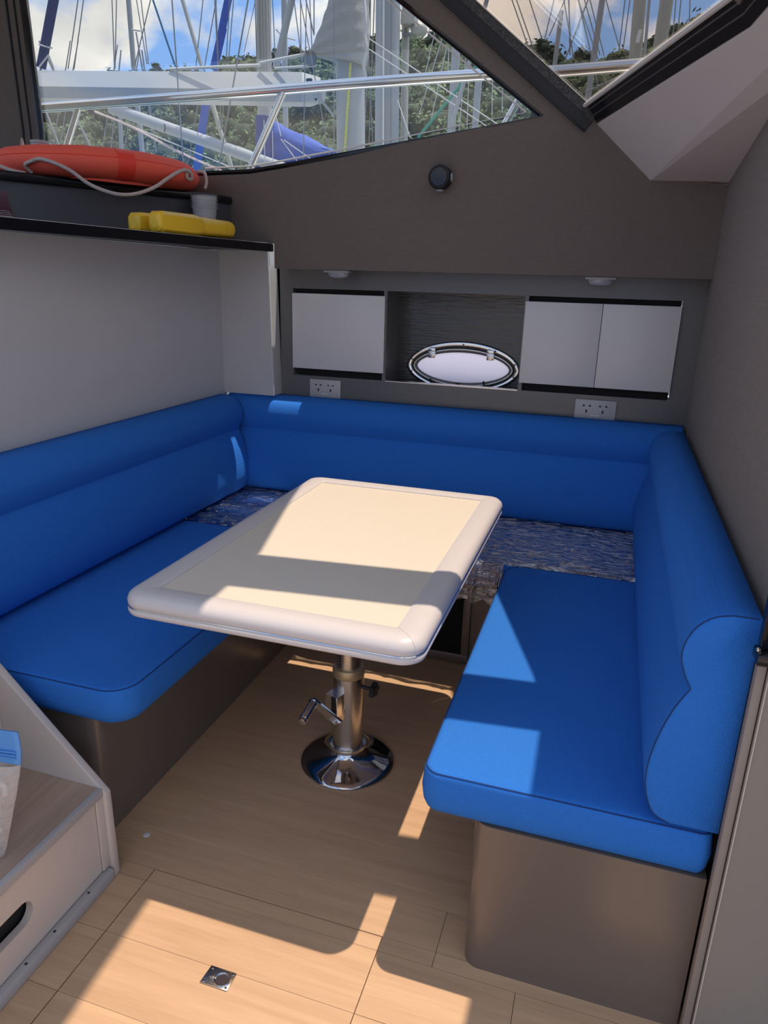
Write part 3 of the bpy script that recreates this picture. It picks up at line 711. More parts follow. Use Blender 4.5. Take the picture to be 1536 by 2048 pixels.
# black swivel spotlight on the brown wall
q = pl(884, 357, 'y', YS)
sp = thing('wall_spotlight', 'round black swivel spotlight fixed on the brown wall below the window', 'spotlight', q)
lathe('body', [(.036, .0), (.042, .004), (.043, .012), (.043, .042), (.039, .050), (.036, .052), (0, .052)], q, M_rubber, sp, 32, mtx=toward((0, -1, 0)))
lathe('face', [(.033, .0), (.031, .0025), (0, .003)], q + Vector((0, -.052, 0)), M_black, sp, 32, mtx=toward((0, -1, 0)))
lathe('lens', [(.016, 0), (.013, .005), (0, .008)], q + Vector((.0425, -.026, .0)), M_lens, sp, 16, mtx=toward((1, 0, 0)))
lathe('lens', [(.016, 0), (.013, .005), (0, .007)], q + Vector((0, -.026, -.0425)), M_lens, sp, 16, mtx=toward((0, 0, -1)))
# ================================================================ COUNTER, CONSOLE AND WHAT LIES THERE
ct = thing('counter', 'long black-edged counter above the grey left-hand wall', 'counter', (-2.0, 2.2, 1.548))
ZK = 1.580
cpl = [(-1.404, 2.8965), (-1.404, 2.86), (-1.578, 1.60), (-1.69, .70), (-2.94, .70), (-2.94, 2.962), (-1.466, 2.962), (-1.466, 2.8965)]
prism('slab', [(x, y, 1.556) for x, y in cpl], (0, 0, .022), M_greyd, ct)
prism('edge', [(x, y, 1.549) for x, y in [(-1.402, 2.896), (-1.402, 2.86), (-1.576, 1.60), (-1.686, .70), (-1.72, .70), (-1.61, 1.605), (-1.436, 2.87), (-1.436, 2.896)]], (0, 0, ZK - 1.549), M_black, ct, .004)
tube('lip', [(-1.410, 2.87, ZK), (-1.583, 1.60, ZK), (-1.69, .72, ZK)], .002, M_white, ct, 5)
cs = thing('console', 'raised dark grey console shelf with a black edge under the window', 'console', (-2.2, 2.5, ZK))
kp = [(-1.585, 2.896), (-1.60, 2.80), (-2.02, 2.06), (-2.5, 1.4), (-2.94, 1.4), (-2.94, 2.896)]
prism('riser', [(x - .012, y if y > 2.89 else y + .006, ZK + .001) for x, y in kp], (0, 0, .150), M_greyd, cs)
prism('top', [(x, y, ZK + .151) for x, y in kp], (0, 0, .030), M_black, cs, .008)
ZKT = ZK + .181
# lifebuoy lying flat
lc = pl(196, 345, 'z', ZKT + .055); 
LB_R, LB_r = .300, .080
lb = thing('lifebuoy', 'orange cloth-covered lifebuoy with a red band lying on the console', 'lifebuoy', (lc.x, lc.y, ZKT))
def tor(u, v, R=LB_R, r=LB_r, fl=.64, bulge=0):
    rr = r + bulge + .004 * noise.noise(Vector((math.cos(u) * 4, math.sin(u) * 4, math.cos(v) * 2)))
    cz = ZKT + r * fl + .001
    return Vector((lc.x + (R + rr * math.cos(v)) * math.cos(u), lc.y + (R + rr * math.cos(v)) * math.sin(u), max(ZKT + .0005, cz + rr * fl * math.sin(v))))
V, F = [], []
nu, nv = 96, 28
for i in range(nu):
    for j in range(nv): V.append(tor(2 * math.pi * i / nu, 2 * math.pi * j / nv))
for i in range(nu):
    for j in range(nv): F.append((i * nv + j, ((i + 1) % nu) * nv + j, ((i + 1) % nu) * nv + (j + 1) % nv, i * nv + (j + 1) % nv))
new('ring', V, F, M_orange, lb, smooth=True)
def uang(px):                                   # angle on the outer front side that shows at a pixel column
    best = min((k * .01 for k in range(-314, 314)), key=lambda u: abs(proj(tor(u, .2))[0] - px) + (50 if (tor(u, 0) - CAM).length > (Vector((lc.x, lc.y, ZKT)) - CAM).length else 0))
    return best
def proj(P):
    e = Vector(P) - CAM; z = e.dot(f_); return (e.dot(r_) / z * FPX + 768, e.dot(d_) / z * FPX + 1024)
ub = uang(255)
V, F = [], []
for i in range(7):
    for j in range(nv): V.append(tor(ub + (i - 3) * .026, 2 * math.pi * j / nv, bulge=.0016))
for i in range(6):
    for j in range(nv): F.append((i * nv + j, (i + 1) * nv + j, (i + 1) * nv + (j + 1) % nv, i * nv + (j + 1) % nv))
new('red_band', V, F, M_red, lb, smooth=True)
tube('seam', [tor(2 * math.pi * k / 80, .25, bulge=.0005) for k in range(80)], .0012, M_red, lb, 5, True)
# rope: pixel columns and rows turned into points on or just in front of the ring
def rope_pt(px, py, front=.0):
    u = uang(px); best = None
    for k in range(-60, 61):
        w = tor(u, k * .03, bulge=.006 + front); e = abs(proj(w)[1] - py)
        if best is None or e < best[0]: best = (e, w)
    return best[1]
rp = [rope_pt(48, 345), rope_pt(48, 330), rope_pt(62, 322), rope_pt(82, 318), rope_pt(110, 326), rope_pt(140, 343, .01)]
for px, py in ((175, 366), (205, 380), (240, 389), (275, 387), (310, 374), (335, 357)):
    e = proj(rope_pt(px, 345)); base = rope_pt(px, 352)
    dd = (base - CAM).length - .022; rp.append(CAM + ray(px, py).normalized() * dd)
rp += [rope_pt(352, 344), rope_pt(368, 340), rope_pt(378, 347), rope_pt(380, 358), rope_pt(372, 356), rope_pt(370, 346)]
rp = catmull(rp, 6)
tube('grab_rope', rp, .0062, M_rope, lb, 8)
e0 = rope_pt(398, 343)
rq = catmull([e0, CAM + ray(408, 345).normalized() * (e0 - CAM).length, CAM + ray(413, 362).normalized() * ((e0 - CAM).length - .02), CAM + ray(410, 378).normalized() * ((e0 - CAM).length - .04)], 6)
tube('grab_rope', rq, .0062, M_rope, lb, 8)
e1 = rope_pt(2, 335); e2 = rope_pt(34, 347)
tube('grab_rope', catmull([rope_pt(-8, 328), e1, rope_pt(16, 342), e2], 5), .0062, M_rope, lb, 8)
# bottle and cup behind the buoy
q = pl(46, 300, 'y', 2.80); q.z = ZKT
bt = thing('nozzle_bottle', 'pink nozzle-topped bottle standing behind the lifebuoy', 'bottle', q)
hz = pl(46, 276, 'y', 2.80).z - ZKT
lathe('body', [(.026, 0), (.028, .004), (.028, hz - .070), (.022, hz - .060)], q, M_milk, bt, 20)
lathe('cap', [(.022, hz - .060), (.024, hz - .058), (.024, hz - .040), (.010, hz - .038), (.005, hz - .004), (.003, hz), (0, hz)], q, mat('pink_cap', (.62, .40, .36), .5), bt, 20)
q = pl(80, 290, 'y', 2.78); hz = pl(80, 282, 'y', 2.78).z - ZKT
q.z = ZKT; kk = lathe('lidded_tub', [(.030, 0), (.034, .01), (.036, hz - .012), (.038, hz - .010), (.038, hz), (0, hz)], q, M_milk, None, 24)
tag(kk, 'pale translucent tub behind the lifebuoy next to the window post', 'tub')
# purple packet
q0 = pl(26, 402, 'x', -1.70)
pk = thing('purple_packet', 'dark purple printed packet at the left end of the counter', 'packet', (q0.x, q0.y - .06, ZK))
hp = pl(8, 383, 'x', -1.70).z - ZK
prism('carton', [(q0.x, q0.y, ZK + .0005), (q0.x + .02, q0.y - .16, ZK + .0005), (q0.x - .05, q0.y - .16, ZK + .0005), (q0.x - .06, q0.y, ZK + .0005)], (0, -.02, max(.05, hp)), M_purple, pk, .002)
for k in range(5):
    zz = ZK + .008 + k * .0045
    box('print_line', (q0.x + .004, q0.y - .07 + .003 * k, zz), (q0.x + .0095, q0.y - .012 - .004 * k, zz + .0016), M_print, pk)
# nested cups
qc = pl(410, 440, 'x', -1.60)
rimz = pl(410, 394, 'x', -1.60).z; ch = max(.075, rimz - ZK - .05)
for k in range(7):
    z0 = ZK + .002 + k * .0072
    H_ = rimz - ZK - 6 * .0072
    c_ = lathe('plastic_cup', [(0, .001), (.031, 0), (.033, .002), (.047, H_ - .003), (.0525, H_ - .002), (.0525, H_), (.0465, H_), (.0318, .004), (0, .0035)], (qc.x, qc.y, z0), M_cup, None, 28)
    lab = ('topmost clear plastic cup of the nested stack on the counter' if k == 6 else 'bottom clear plastic cup of the nested stack on the counter' if k == 0 else 'clear plastic cup %s from the top of the nested stack on the counter' % {5: 'second', 4: 'third', 3: 'fourth', 2: 'fifth', 1: 'sixth'}[k])
    tag(c_, lab, 'cup', 'nested plastic cups')
# yellow bottles lying along the counter edge
def ybottle(pa, pb, x_a, x_b, r, label, full=True):
    a, b = pl(*pa, 'x', x_a), pl(*pb, 'x', x_b); a.z = b.z = ZK + r + .0005
    d = b - a; Lb = d.length
    rt_ = thing('yellow_bottle', label, 'bottle', (a.x, a.y, ZK), 'yellow bottles')
    t = d.normalized(); s = t.cross(Z).normalized()
    def sec(l, rr, sq):
        out = []
        for k in range(16):
            an = 2 * math.pi * k / 16 + math.pi / 16; c, si = math.cos(an), math.sin(an); e = 1 / max(abs(c), abs(si)); f = 1 + (min(e, 1.22) - 1) * sq
            out.append(a + t * l + s * (c * rr * f * .95) + Z * (si * rr * min(f, 1 / max(.3, abs(si)))))
        return out
    rows_ = [(0, .55, .6), (.006, .82, .8), (.018, .97, 1), (Lb * .42, 1, 1), (Lb * .48, .97, .8), (Lb * .54, .93, .4), (Lb * .56, .88, .3), (Lb * .58, .92, .3), (Lb * .86, .88, .2)]
    V, F = [], []
    for l, rr, sq in rows_: V += sec(l, r * rr, sq)
    for j in range(len(rows_) - 1):
        for k in range(16): F.append((j * 16 + k, j * 16 + (k + 1) % 16, (j + 1) * 16 + (k + 1) % 16, (j + 1) * 16 + k))
    F += [tuple(range(16)), tuple((len(rows_) - 1) * 16 + k for k in range(16))]
    new('body', V, F, M_yellow, rt_, auto=30)
    rows_ = [(Lb * .865, .90, .1), (Lb * .97, .88, .1), (Lb * .99, .80, .1), (Lb, .62, .1)]; V, F = [], []
    for l, rr, sq in rows_: V += sec(l, r * rr, sq)
    for j in range(3):
        for k in range(16): F.append((j * 16 + k, j * 16 + (k + 1) % 16, (j + 1) * 16 + (k + 1) % 16, (j + 1) * 16 + k))
    F += [tuple(range(16)), tuple(3 * 16 + k for k in range(16))]
    new('cap', V, F, M_yellow, rt_, auto=30)
ybottle((308, 450), (460, 452), -1.53, -1.47, .036, 'larger yellow plastic bottle lying on its side in front of the nested cups')
ybottle((266, 440), (350, 444), -1.62, -1.60, .034, 'yellow plastic bottle half hidden behind the other yellow one')
# ================================================================ STAIR AT LOWER LEFT
st = thing('stair_unit', 'painted stair unit with wood treads at the lower left corner', 'stairs', (-1.35, .75, 0))
prism('side_panel', [(-1.043, 1.182, .0), (-1.046, 1.182, .247), (-1.316, 1.182, .521), (-1.69, 1.182, .90), (-1.69, 1.182, 0)], (0, .02, 0), M_step, st, .004)
# riser with a finger slot
def riser():
    y0, y1, z0, z1, x = -.2, 1.181, .0, .243, -1.062
    sl = [(y, z) for y, z in rrect(.70, .945, .105, .165, .0295, 8)]
    bm = bmesh.new()
    outer_ = [(y1, z1), (y0, z1), (y0, z0), (y1, z0)]
    for X in (x, x - .018):
        ov = [bm.verts.new((X, a, b)) for a, b in outer_]; iv = [bm.verts.new((X, a, b)) for a, b in sl]
        q = 9
        for c in range(4):
            seg_ = iv[c * q:(c + 1) * q]
            for a, b in zip(seg_, seg_[1:]): bm.faces.new((ov[c], a, b))
            bm.faces.new((ov[c], seg_[-1], iv[((c + 1) * q) % len(iv)], ov[(c + 1) % 4]))
        if X == x: O1, I1 = ov, iv
        else: O2, I2 = ov, iv
    for A, B in ((O1, O2), (I1, I2)):
        for k in range(len(A)): bm.faces.new((A[k], A[(k + 1) % len(A)], B[(k + 1) % len(A)], B[k]))
    return bmesh_obj('riser', bm, M_step, st, 30)
riser()
box('slot_shade_box', (-1.20, -.19, .01), (-1.09, 1.17, .235), M_gap, st)  # near-black box standing for the shade inside the finger slot
box('tread', (-1.335, -.2, .246), (-1.069, 1.181, .262), M_tread, st, .001)
box('nosing', (-1.0685, -.2, .240), (-1.053, 1.181, .263), M_strip, st, .002)
box('corner_batten', (-1.061, 1.158, .032), (-1.055, 1.181, .239), M_step, st, .003)
box('riser', (-1.36, -.2, .262), (-1.335, 1.181, .52), M_step, st)
box('tread', (-1.62, -.2, .52), (-1.33, 1.181, .536), M_tread, st, .001)
strip = box('floor_batten', (-1.0605, -.2, .0005), (-1.040, 1.176, .030), M_strip, st, .003)
for px, py in ((182, 1787), (116, 1865), (70, 1934)):
    q = pl(px, py, 'z', .030); lathe('screw', [(.0035, 0), (.003, .0008), (0, .001)], (-1.050, q.y, .030), M_rubber, strip, 8)
# zip bag on the tread
zbag = thing('zip_bag', 'clear zip bag with a blue seal standing on the lower stair tread', 'bag', (-1.2, .95, .262))
edge_px = [(2, 1741), (14, 1690), (26, 1625), (36, 1570), (41, 1530), (42, 1500), (36, 1464)]
def bag_grid(k0, k1, m, name, puff):
    V, F = [], []; nu_ = 16
    es = [pl(px, py, 'y', .93 + .03 * i / 6) for i, (px, py) in enumerate(edge_px)]
    es = catmull(es, 4)[k0 * 4:k1 * 4 + 1]
    for side in (-1, 1):
        for j, e in enumerate(es):
            tt = (j + k0 * 4) / 24
            for i in range(nu_ + 1):
                s = i / nu_
                th = math.sin(math.pi * min(1, s * 1.0)) ** .6 * (1 - tt) ** .5 * puff + .0012
                w = .012 * noise.noise(Vector((s * 5, tt * 9, side))) * (1 if puff > .002 else .1)
                V.append((e.x - .24 * s - .02 * s * tt, e.y + side * (th + w * math.sin(math.pi * s)), max(.264, e.z - .03 * s * tt)))
    n_ = len(es); b_ = n_ * (nu_ + 1)
    for sd_ in (0, 1):
        for j in range(n_ - 1):
            for i in range(nu_):
                a = sd_ * b_ + j * (nu_ + 1) + i; F.append((a, a + 1, a + nu_ + 2, a + nu_ + 1))
    for j in range(n_ - 1):
        a = j * (nu_ + 1); F.append((a, a + nu_ + 1, b_ + a + nu_ + 1, b_ + a))
    return new(name, V, F, m, zbag, smooth=True)
bag_grid(0, 4, M_bag, 'pouch', .045)
bag_grid(4, 6, M_zip, 'seal_strip', .002)
es = [pl(px, py, 'y', .93 + .03 * i / 6) for i, (px, py) in enumerate(edge_px)]
for k in range(3):
    e = es[5]; tube('zip_rib', [(e.x - .010, e.y - .006, e.z - .006 - k * .007), (e.x - .22, e.y - .006, e.z - .03 - k * .007)], .0018, M_zip, zbag, 6)
random.seed(3)
for k in range(7):
    zz = .275 + k * .024; e = es[min(4, k // 2 + 1)]
    pts = [Vector((e.x - .05 - .012 * j, e.y + .012 * math.sin(j * 1.3 + k), zz + .008 * math.sin(j + k * 2))) for j in range(13)]
    tube('cord_coil', catmull(pts, 3), .0055, M_bagin, zbag, 6)
# ================================================================ OUTSIDE
# own bow rail
rl = thing('bow_rail', 'stainless steel guard rail of the boat running outside the window', 'rail', (-1.2, 3.5, 1.7))
def rail_pt(px, py, z): return pl(px, py, 'z', z)
ZT_ = 2.36
top = [pl(75, 216, 'y', 3.45), pl(400, 192, 'y', 3.45), pl(700, 168, 'y', 3.46), pl(960, 150, 'y', 3.48), pl(1110, 143, 'y', 3.50), pl(1300, 127, 'y', 3.50), pl(1420, 118, 'y', 3.5)]
top = [pl(-60, 226, 'y', 3.45)] + top
tube('top_tube', catmull(top, 5), .0235, M_steel, rl, 16)
for (ax_, ay_), (bx_, by_) in (((158, 212), (125, 320)), ((568, 182), (495, 350)), ((1040, 195), (1012, 245))):
    a, b = pl(ax_, ay_, 'y', 3.452), pl(bx_, by_, 'y', 3.46); t = (b - a); t = t / abs(t.z)
    tube('stanchion', [a, a + t * (a.z - 1.45)], .0165, M_steel, rl, 12)
dk = box('toe_rail', (-6, 3.42, 1.38), (.6, 3.52, 1.45), M_hull); tag(dk, 'white toe rail along the deck edge carrying the guard rail', 'toe rail')
def seg3(x0, y0, x1, y1, Y, lo=None, hi=0, Y2=None):
    """a straight spar seen between two pixels at depth Y; lo = stretch down to that height, hi = extra length upward"""
    a, b = pl(x0, y0, 'y', Y), pl(x1, y1, 'y', Y2 or Y)
    if a.z < b.z: a, b = b, a
    t = (a - b) / (a.z - b.z)
    a = a + t * hi
    if lo is not None: b = b - t * (b.z - lo)
    return a, b
def spar(name, x0, y0, x1, y1, wpx, Y, m, parent, lo=None, hi=0, n=14, taper=1.0, Y2=None):
    a, b = seg3(x0, y0, x1, y1, Y, lo, hi, Y2); r = wpx / 2 * depth_scale(pl((x0 + x1) / 2, (y0 + y1) / 2, 'y', Y))
    return tube(name, [a, b], [r * taper, r], m, parent, n)
def wires(parent, Y, segs, m=None, w=2.2, lo=None, hi=3):
    for s in segs: spar('stay', *s[:4], s[4] if len(s) > 4 else w, Y, m or M_wire, parent, lo, hi, 6)
def hull(parent, x, y, L_, B):
    V, F = [], []; nn = 14
    for i in range(nn + 1):
        u = i / nn; hw = B / 2 * (math.sin(math.pi * min(1, .25 + u * .75)) ** .7 if u < 1 else 0) + .02
        for zz, k in ((.85, 1), (.3, .92), (-.5, .5)): V += [(x - L_ / 2 + L_ * u, y - hw * k, zz), (x - L_ / 2 + L_ * u, y + hw * k, zz)]
    for i in range(nn):
        a = i * 6; b = a + 6
        F += [(a, b, b + 2, a + 2), (a + 2, b + 2, b + 4, a + 4), (a + 1, a + 3, b + 3, b + 1), (a + 3, a + 5, b + 5, b + 3), (a, a + 1, b + 1, b), (a + 4, b + 4, b + 5, a + 5)]
    F += [(0, 2, 4, 5, 3, 1), tuple(nn * 6 + k for k in (0, 1, 3, 5, 4, 2))]
    return new('hull', V, F, M_hull, parent)
GB = 'moored sailing boats outside'
def boat(label, px, Y, L_=9, B=2.2, at=None):
    global KY
    KY = (at or Y) / Y; q = pl(px, 300, 'y', Y)
    r = thing('sailboat', label, 'sailboat', (q.x, q.y, -.4), GB); hull(r, q.x, q.y + .3, L_, B); return r
DK = .86
# nearest boat: white boom, white mast in a grey sail bag
A = boat('sailboat with thick white boom and grey bagged sail close outside the window', 690, 7.0, 10)
spar('mast', 700, 118, 702, 300, 58, 7.0, M_boom, A, DK, 9)
bp = [pl(64, 141, 'y', 7), pl(64, 153, 'y', 6.95), pl(66, 172, 'y', 6.88), pl(68, 196, 'y', 6.9), pl(68, 203, 'y', 7.0)]
bq = [pl(604, 144, 'y', 7), pl(604, 159, 'y', 6.95), pl(604, 180, 'y', 6.88), pl(604, 204, 'y', 6.9), pl(604, 208, 'y', 7.0)]
dl = (bp[0] - bq[0]) * .5
ring_ = lambda P_, off=Vector(): [p + off for p in P_] + [Vector((p.x, 14.3 - p.y - .3, p.z)) + off for p in P_[1:-1][::-1]]
def loft(name, secs, m, parent, auto=30):
    n_ = len(secs[0]); V = [v for s in secs for v in s]; F = []
    for j in range(len(secs) - 1):
        for k in range(n_): F.append((j * n_ + k, j * n_ + (k + 1) % n_, (j + 1) * n_ + (k + 1) % n_, (j + 1) * n_ + k))
    F += [tuple(range(n_)), tuple((len(secs) - 1) * n_ + k for k in range(n_))]
    return new(name, V, F, m, parent, auto=auto)
bm_ = loft('boom', [ring_(bp, dl), ring_(bq)], M_boom, A)
e2_ = [pl(641, 155, 'y', 7), pl(641, 165, 'y', 6.96), pl(641, 180, 'y', 6.93), pl(641, 198, 'y', 6.95), pl(638, 208, 'y', 7.0)]
M_end = mat('boom_end_grey', (.50, .50, .51), .45)
ec = loft('boom_end', [ring_(bq), ring_(e2_)], M_end, A)
q = pl(618, 162, 'y', 6.9); box('sheave', (q.x - .025, q.y - .01, q.z - .02), (q.x + .025, q.y + .02, q.z + .02), M_rubber, ec)
q = pl(632, 199, 'y', 6.9); lathe('bolt', [(.012, 0), (.01, .01), (0, .012)], q, M_rubber, ec, 10, mtx=toward((0, -1, 0)))
# the bagged sail, draped round the mast: lofted lens sections
def bagsail():
    rowsL = [(-60, 688), (0, 652), (30, 643), (60, 632), (90, 618), (104, 614)]; rowsR = [(-60, 731), (0, 729), (30, 730), (60, 731), (95, 731), (126, 726)]
    secs = []
    for (yl, xl_), (yr, xr_) in zip(rowsL, rowsR):
        a, b = pl(xl_, yl, 'y', 6.84), pl(xr_, yr, 'y', 6.84); s = []
        for k in range(20):
            t = 2 * math.pi * k / 20; u = .5 - .5 * math.cos(t); p = a.lerp(b, u)
            s.append(p + Vector((0, .06 - math.sin(t) * .26 * (.35 + .65 * u), 0)))
        secs.append(s)
    fine = []
    for j in range(len(secs) - 1):
        for k in range(4):
            f = k / 4; fine.append([x.lerp(y, f) + Vector((0, .010 * math.sin((j * 4 + k) * 1.3 + i * .9), 0)) for i, (x, y) in enumerate(zip(secs[j], secs[j + 1]))])
    fine.append(secs[-1])
    return loft('sail_bag', fine, M_canvas, A, 80)
bagsail()
tube('luff_lacing', catmull([pl(728, -5, 'y', 6.7), pl(731, 40, 'y', 6.68), pl(730, 70, 'y', 6.68), pl(733, 100, 'y', 6.68), pl(727, 130, 'y', 6.7), pl(731, 152, 'y', 6.75), pl(724, 165, 'y', 6.8)], 5), .014, M_ropew, A, 6)
spar('yellow_halyard', 701, 126, 688, 320, 5, 6.82, M_yrope, A, DK, .0, 8)
tube('topping_line', [pl(340, 138, 'y', 7), pl(520, 130, 'y', 6.8)], .014, M_ropew, A, 6)
tube('topping_line', [pl(520, 126, 'y', 7), pl(622, 106, 'y', 6.8)], .014, M_ropew, A, 6)
tube('topping_line', [pl(550, 137, 'y', 7), pl(632, 131, 'y', 6.8)], .012, M_ropew, A, 6)
q = pl(622, 118, 'y', 6.8); lathe('block', [(.055, 0), (.062, .02), (.055, .04), (0, .04)], q, M_dark, A, 16, mtx=toward((0, -1, 0)))
wires(A, 6.6, [(344, 0, 367, 330, 3), (496, 0, 437, 338, 3.2), (668, 128, 668, 300, 2.5), (640, 210, 655, 290, 2), (610, 140, 606, 330, 2)], lo=DK, hi=6)
spar('vang', 642, 200, 668, 232, 5, 6.95, M_boom, A)
# second boat: cream mast, blue sail cover, slanting boom
B_ = boat('sailboat with cream mast and slanting white boom under a royal blue sail cover', 530, 9.0, 10, at=12.6)
spar('mast', 527, 0, 530, 300, 29, 9.0, M_cream, B_, DK, 9)
for dx in (-9, -3, 4, 10): spar('mast_groove', 527 + dx, 0, 530 + dx, 140, 1.6, 8.905, M_wire, B_, None, 5, 6)
spar('boom', 222, 216, 575, 340, 22, 8.6, M_boom, B_, None, 0, 16)
q = pl(329, 256, 'y', 8.5); tube('boom_lashing', [q + Vector((0, 0, .06)), q + Vector((.02, -.01, 0)), q + Vector((-.01, 0, -.06))], .012, M_rubber, B_, 6)
def cover():
    prof_t = [(512, 233), (540, 238), (560, 248), (600, 266), (640, 288), (672, 300)]; prof_b = [(512, 330), (540, 330), (565, 330), (600, 330), (640, 322), (672, 312)]
    secs = []
    for k, ((xa, ya_), (xb, yb_)) in enumerate(zip(prof_t, prof_b)):
        a, b = pl(xa, ya_, 'y', 8.75), pl(xb, yb_, 'y', 8.75); s = []
        for i in range(18):
            t = 2 * math.pi * i / 18; u = .5 - .5 * math.cos(t)
            s.append(a.lerp(b, u) + Vector((0, .2 - .18 * math.sin(t) - .02 * math.sin(u * 25 + k), 0)))
        secs.append(s)
    fine = []
    for j in range(5):
        for f in (0, .33, .66): fine.append([x.lerp(y, f) + Vector((0, .02 * math.sin(i * 2.2 + j * 3 + f * 5), .012 * math.sin(i + j * 2.4))) for i, (x, y) in enumerate(zip(secs[j], secs[j + 1]))])
    fine.append(secs[-1]); return loft('sail_cover', fine, M_royal, B_, 80)
cover()
spar('cover_collar', 526, 233, 526, 322, 30, 8.72, mat('navy_collar', (.02, .04, .22), .8), B_, DK, 0, 16)
for s in ((545, 205, 562, 272), (562, 278, 600, 330), (568, 280, 622, 318), (528, 240, 530, 330), (545, 262, 546, 330)): spar('cover_tie', *s, 1.8, 8.5, M_ropew, B_, None, 0, 5)
spar('furled_jib', 365, 0, 405, 138, 8, 8.9, M_boom, B_, None, 3, 10); spar('furled_jib', 424, 205, 463, 335, 9, 8.9, M_cream, B_, DK, .0, 10)
tube('mainsheet', catmull([pl(185, 222, 'y', 8.7), pl(260, 252, 'y', 8.7), pl(350, 300, 'y', 8.7), pl(450, 345, 'y', 8.7)], 4), .022, mat('red_fleck_line', (.60, .46, .44), .8, var=(60, .35)), B_, 6)
tube('mainsheet', [pl(190, 222, 'y', 8.75), pl(470, 338, 'y', 8.75)], .012, M_ropew, B_, 6)
q = pl(184, 224, 'y', 8.6); lathe('block', [(.05, 0), (.055, .02), (.05, .04), (0, .04)], q, M_rubber, B_, 14, mtx=toward((0, -1, 0)))
wires(B_, 8.9, [(406, 0, 391, 140), (408, 140, 375, 330), (432, 0, 437, 140), (467, 0, 456, 135), (510, 0, 514, 140), (440, 205, 446, 320), (447, 205, 440, 320), (500, 50, 488, 105, 1.4)], lo=None, hi=4)
# third boat: broad white mast with a radar mast beside it
C_ = boat('sailboat with a broad pale mast and a radar dome, right of the grey bagged sail', 790, 11.0, 10, at=18.0)
spar('mast', 779, 0, 777, 290, 42, 11.0, M_alloy, C_, DK, 9, 18); spar('mast_track', 767, 0, 766, 290, 4, 10.80, M_white, C_, DK, 4, 6); spar('mast_track', 783, 0, 782, 290, 3, 10.80, M_wire, C_, DK, 4, 6)
spar('side_spar', 757, 20, 755, 290, 11, 10.7, M_alloy, C_, DK, 2)
spar('radar_mast', 812, 0, 808, 290, 15, 11.3, M_cream, C_, DK, 1.0)
q = pl(838, 60, 'y', 11.2); s_ = depth_scale(q)
lathe('radar_dome', [(a * s_, b * s_) for a, b in ((.3, -9), (14, -8), (16.5, -3), (16.5, 3), (13, 8), (0, 10))], q, M_cream, C_, 24)
box('radar_bracket', (pl(806, 70, 'y', 11.2).x, 11.15 * KY, pl(806, 72, 'y', 11.2).z), (pl(842, 70, 'y', 11.2).x, 11.25 * KY, pl(806, 68, 'y', 11.2).z), M_wire, C_)
box('lamp_box', (pl(803, 50, 'y', 11.1).x, 11.05 * KY, pl(815, 49, 'y', 11.1).z), (pl(830, 50, 'y', 11.1).x, 11.25 * KY, pl(815, 26, 'y', 11.1).z), M_cream, C_)
for s in ((735, 75, 1005, 255), (733, 95, 985, 260), (795, 200, 820, 275)): spar('white_line', *s, 2.4, 10.4, M_ropew, C_, None, 0, 6)
wires(C_, 10.9, [(741, 0, 740, 80), (737, 110, 746, 290), (745, 100, 738, 290), (735, 120, 730, 260)], lo=None, hi=4)
spar('flag_line', 997, 78, 836, 275, 6, 10.6, M_green, C_, None, 0, 8)
# boats further off
D_ = boat('distant sailboat with a slim white mast left of the window centre', 262, 16.0, 9, at=23.5)
spar('mast', 257, 0, 268, 140, 10, 16, M_alloy, D_, None, 9); spar('mast', 275, 205, 285, 310, 10, 16, M_alloy, D_, DK, 0); spar('mast', 240, 230, 243, 300, 8, 16.5, M_alloy, D_, DK, 0)
spar('spreader', 264, 59, 280, 62, 3, 15.9, M_ropew, D_)
wires(D_, 15.5, [(156, 0, 136, 138), (167, 0, 148, 138), (224, 0, 229, 138), (233, 0, 230, 138), (273, 0, 294, 128), (282, 0, 297, 128), (301, 0, 270, 130), (90, 218, 122, 300, 4), (143, 215, 184, 300, 4), (118, 220, 105, 300, 2), (132, 220, 118, 300, 2), (215, 230, 205, 300, 2), (228, 240, 222, 300, 2.5), (258, 240, 249, 300, 2), (296, 205, 313, 305, 3), (303, 240, 312, 305, 3)], lo=None, hi=2)
spar('teal_line', 306, 0, 352, 136, 4, 15.0, M_teal, D_, None, 2, 8)
E_ = boat('sailboat with navy furled headsail at the left window post', 90, 8.0, 7, at=9.8)
spar('furled_headsail', 111, -20, 82, 136, 19, 8.0, M_navy, E_, None, 5, 12); tube('sail_tie', [pl(78, 89, 'y', 7.9), pl(98, 95, 'y', 7.86), pl(104, 96, 'y', 7.9)], .012, M_ropew, E_, 6)
spar('sail_tie', 97, 110, 78, 134, 3, 7.88, M_ropew, E_); spar('sail_tie', 97, 110, 108, 137, 3, 7.9, M_ropew, E_)
spar('forestay_foot', 82, 136, 60, 250, 4, 8.0, M_wire, E_, DK)
G_ = boat('sailboat with royal blue furled headsail behind the white boom', 430, 10.0, 8, at=15.3)
spar('furled_headsail', 458, -10, 444, 60, 15, 10.0, M_royal, G_, None, 6, 12); spar('furled_headsail', 446, 55, 427, 140, 16, 10, M_royal, G_, None, 0, 12); spar('furled_headsail', 412, 205, 396, 318, 16, 10, M_royal, G_, DK, 0, 12)
H_ = boat('sailboat with a slanting furled white sail behind the cream mast', 570, 13.0, 9, at=20.7)
spar('mast', 568, 0, 572, 300, 11, 13, M_alloy, H_, DK, 8); spar('furled_sail', 583, 0, 552, 136, 14, 12.6, M_boom, H_, None, 4, 12); spar('spreader', 552, 59, 562, 70, 2.5, 12.9, M_ropew, H_); spar('spreader', 575, 76, 590, 80, 2.5, 12.9, M_ropew, H_)
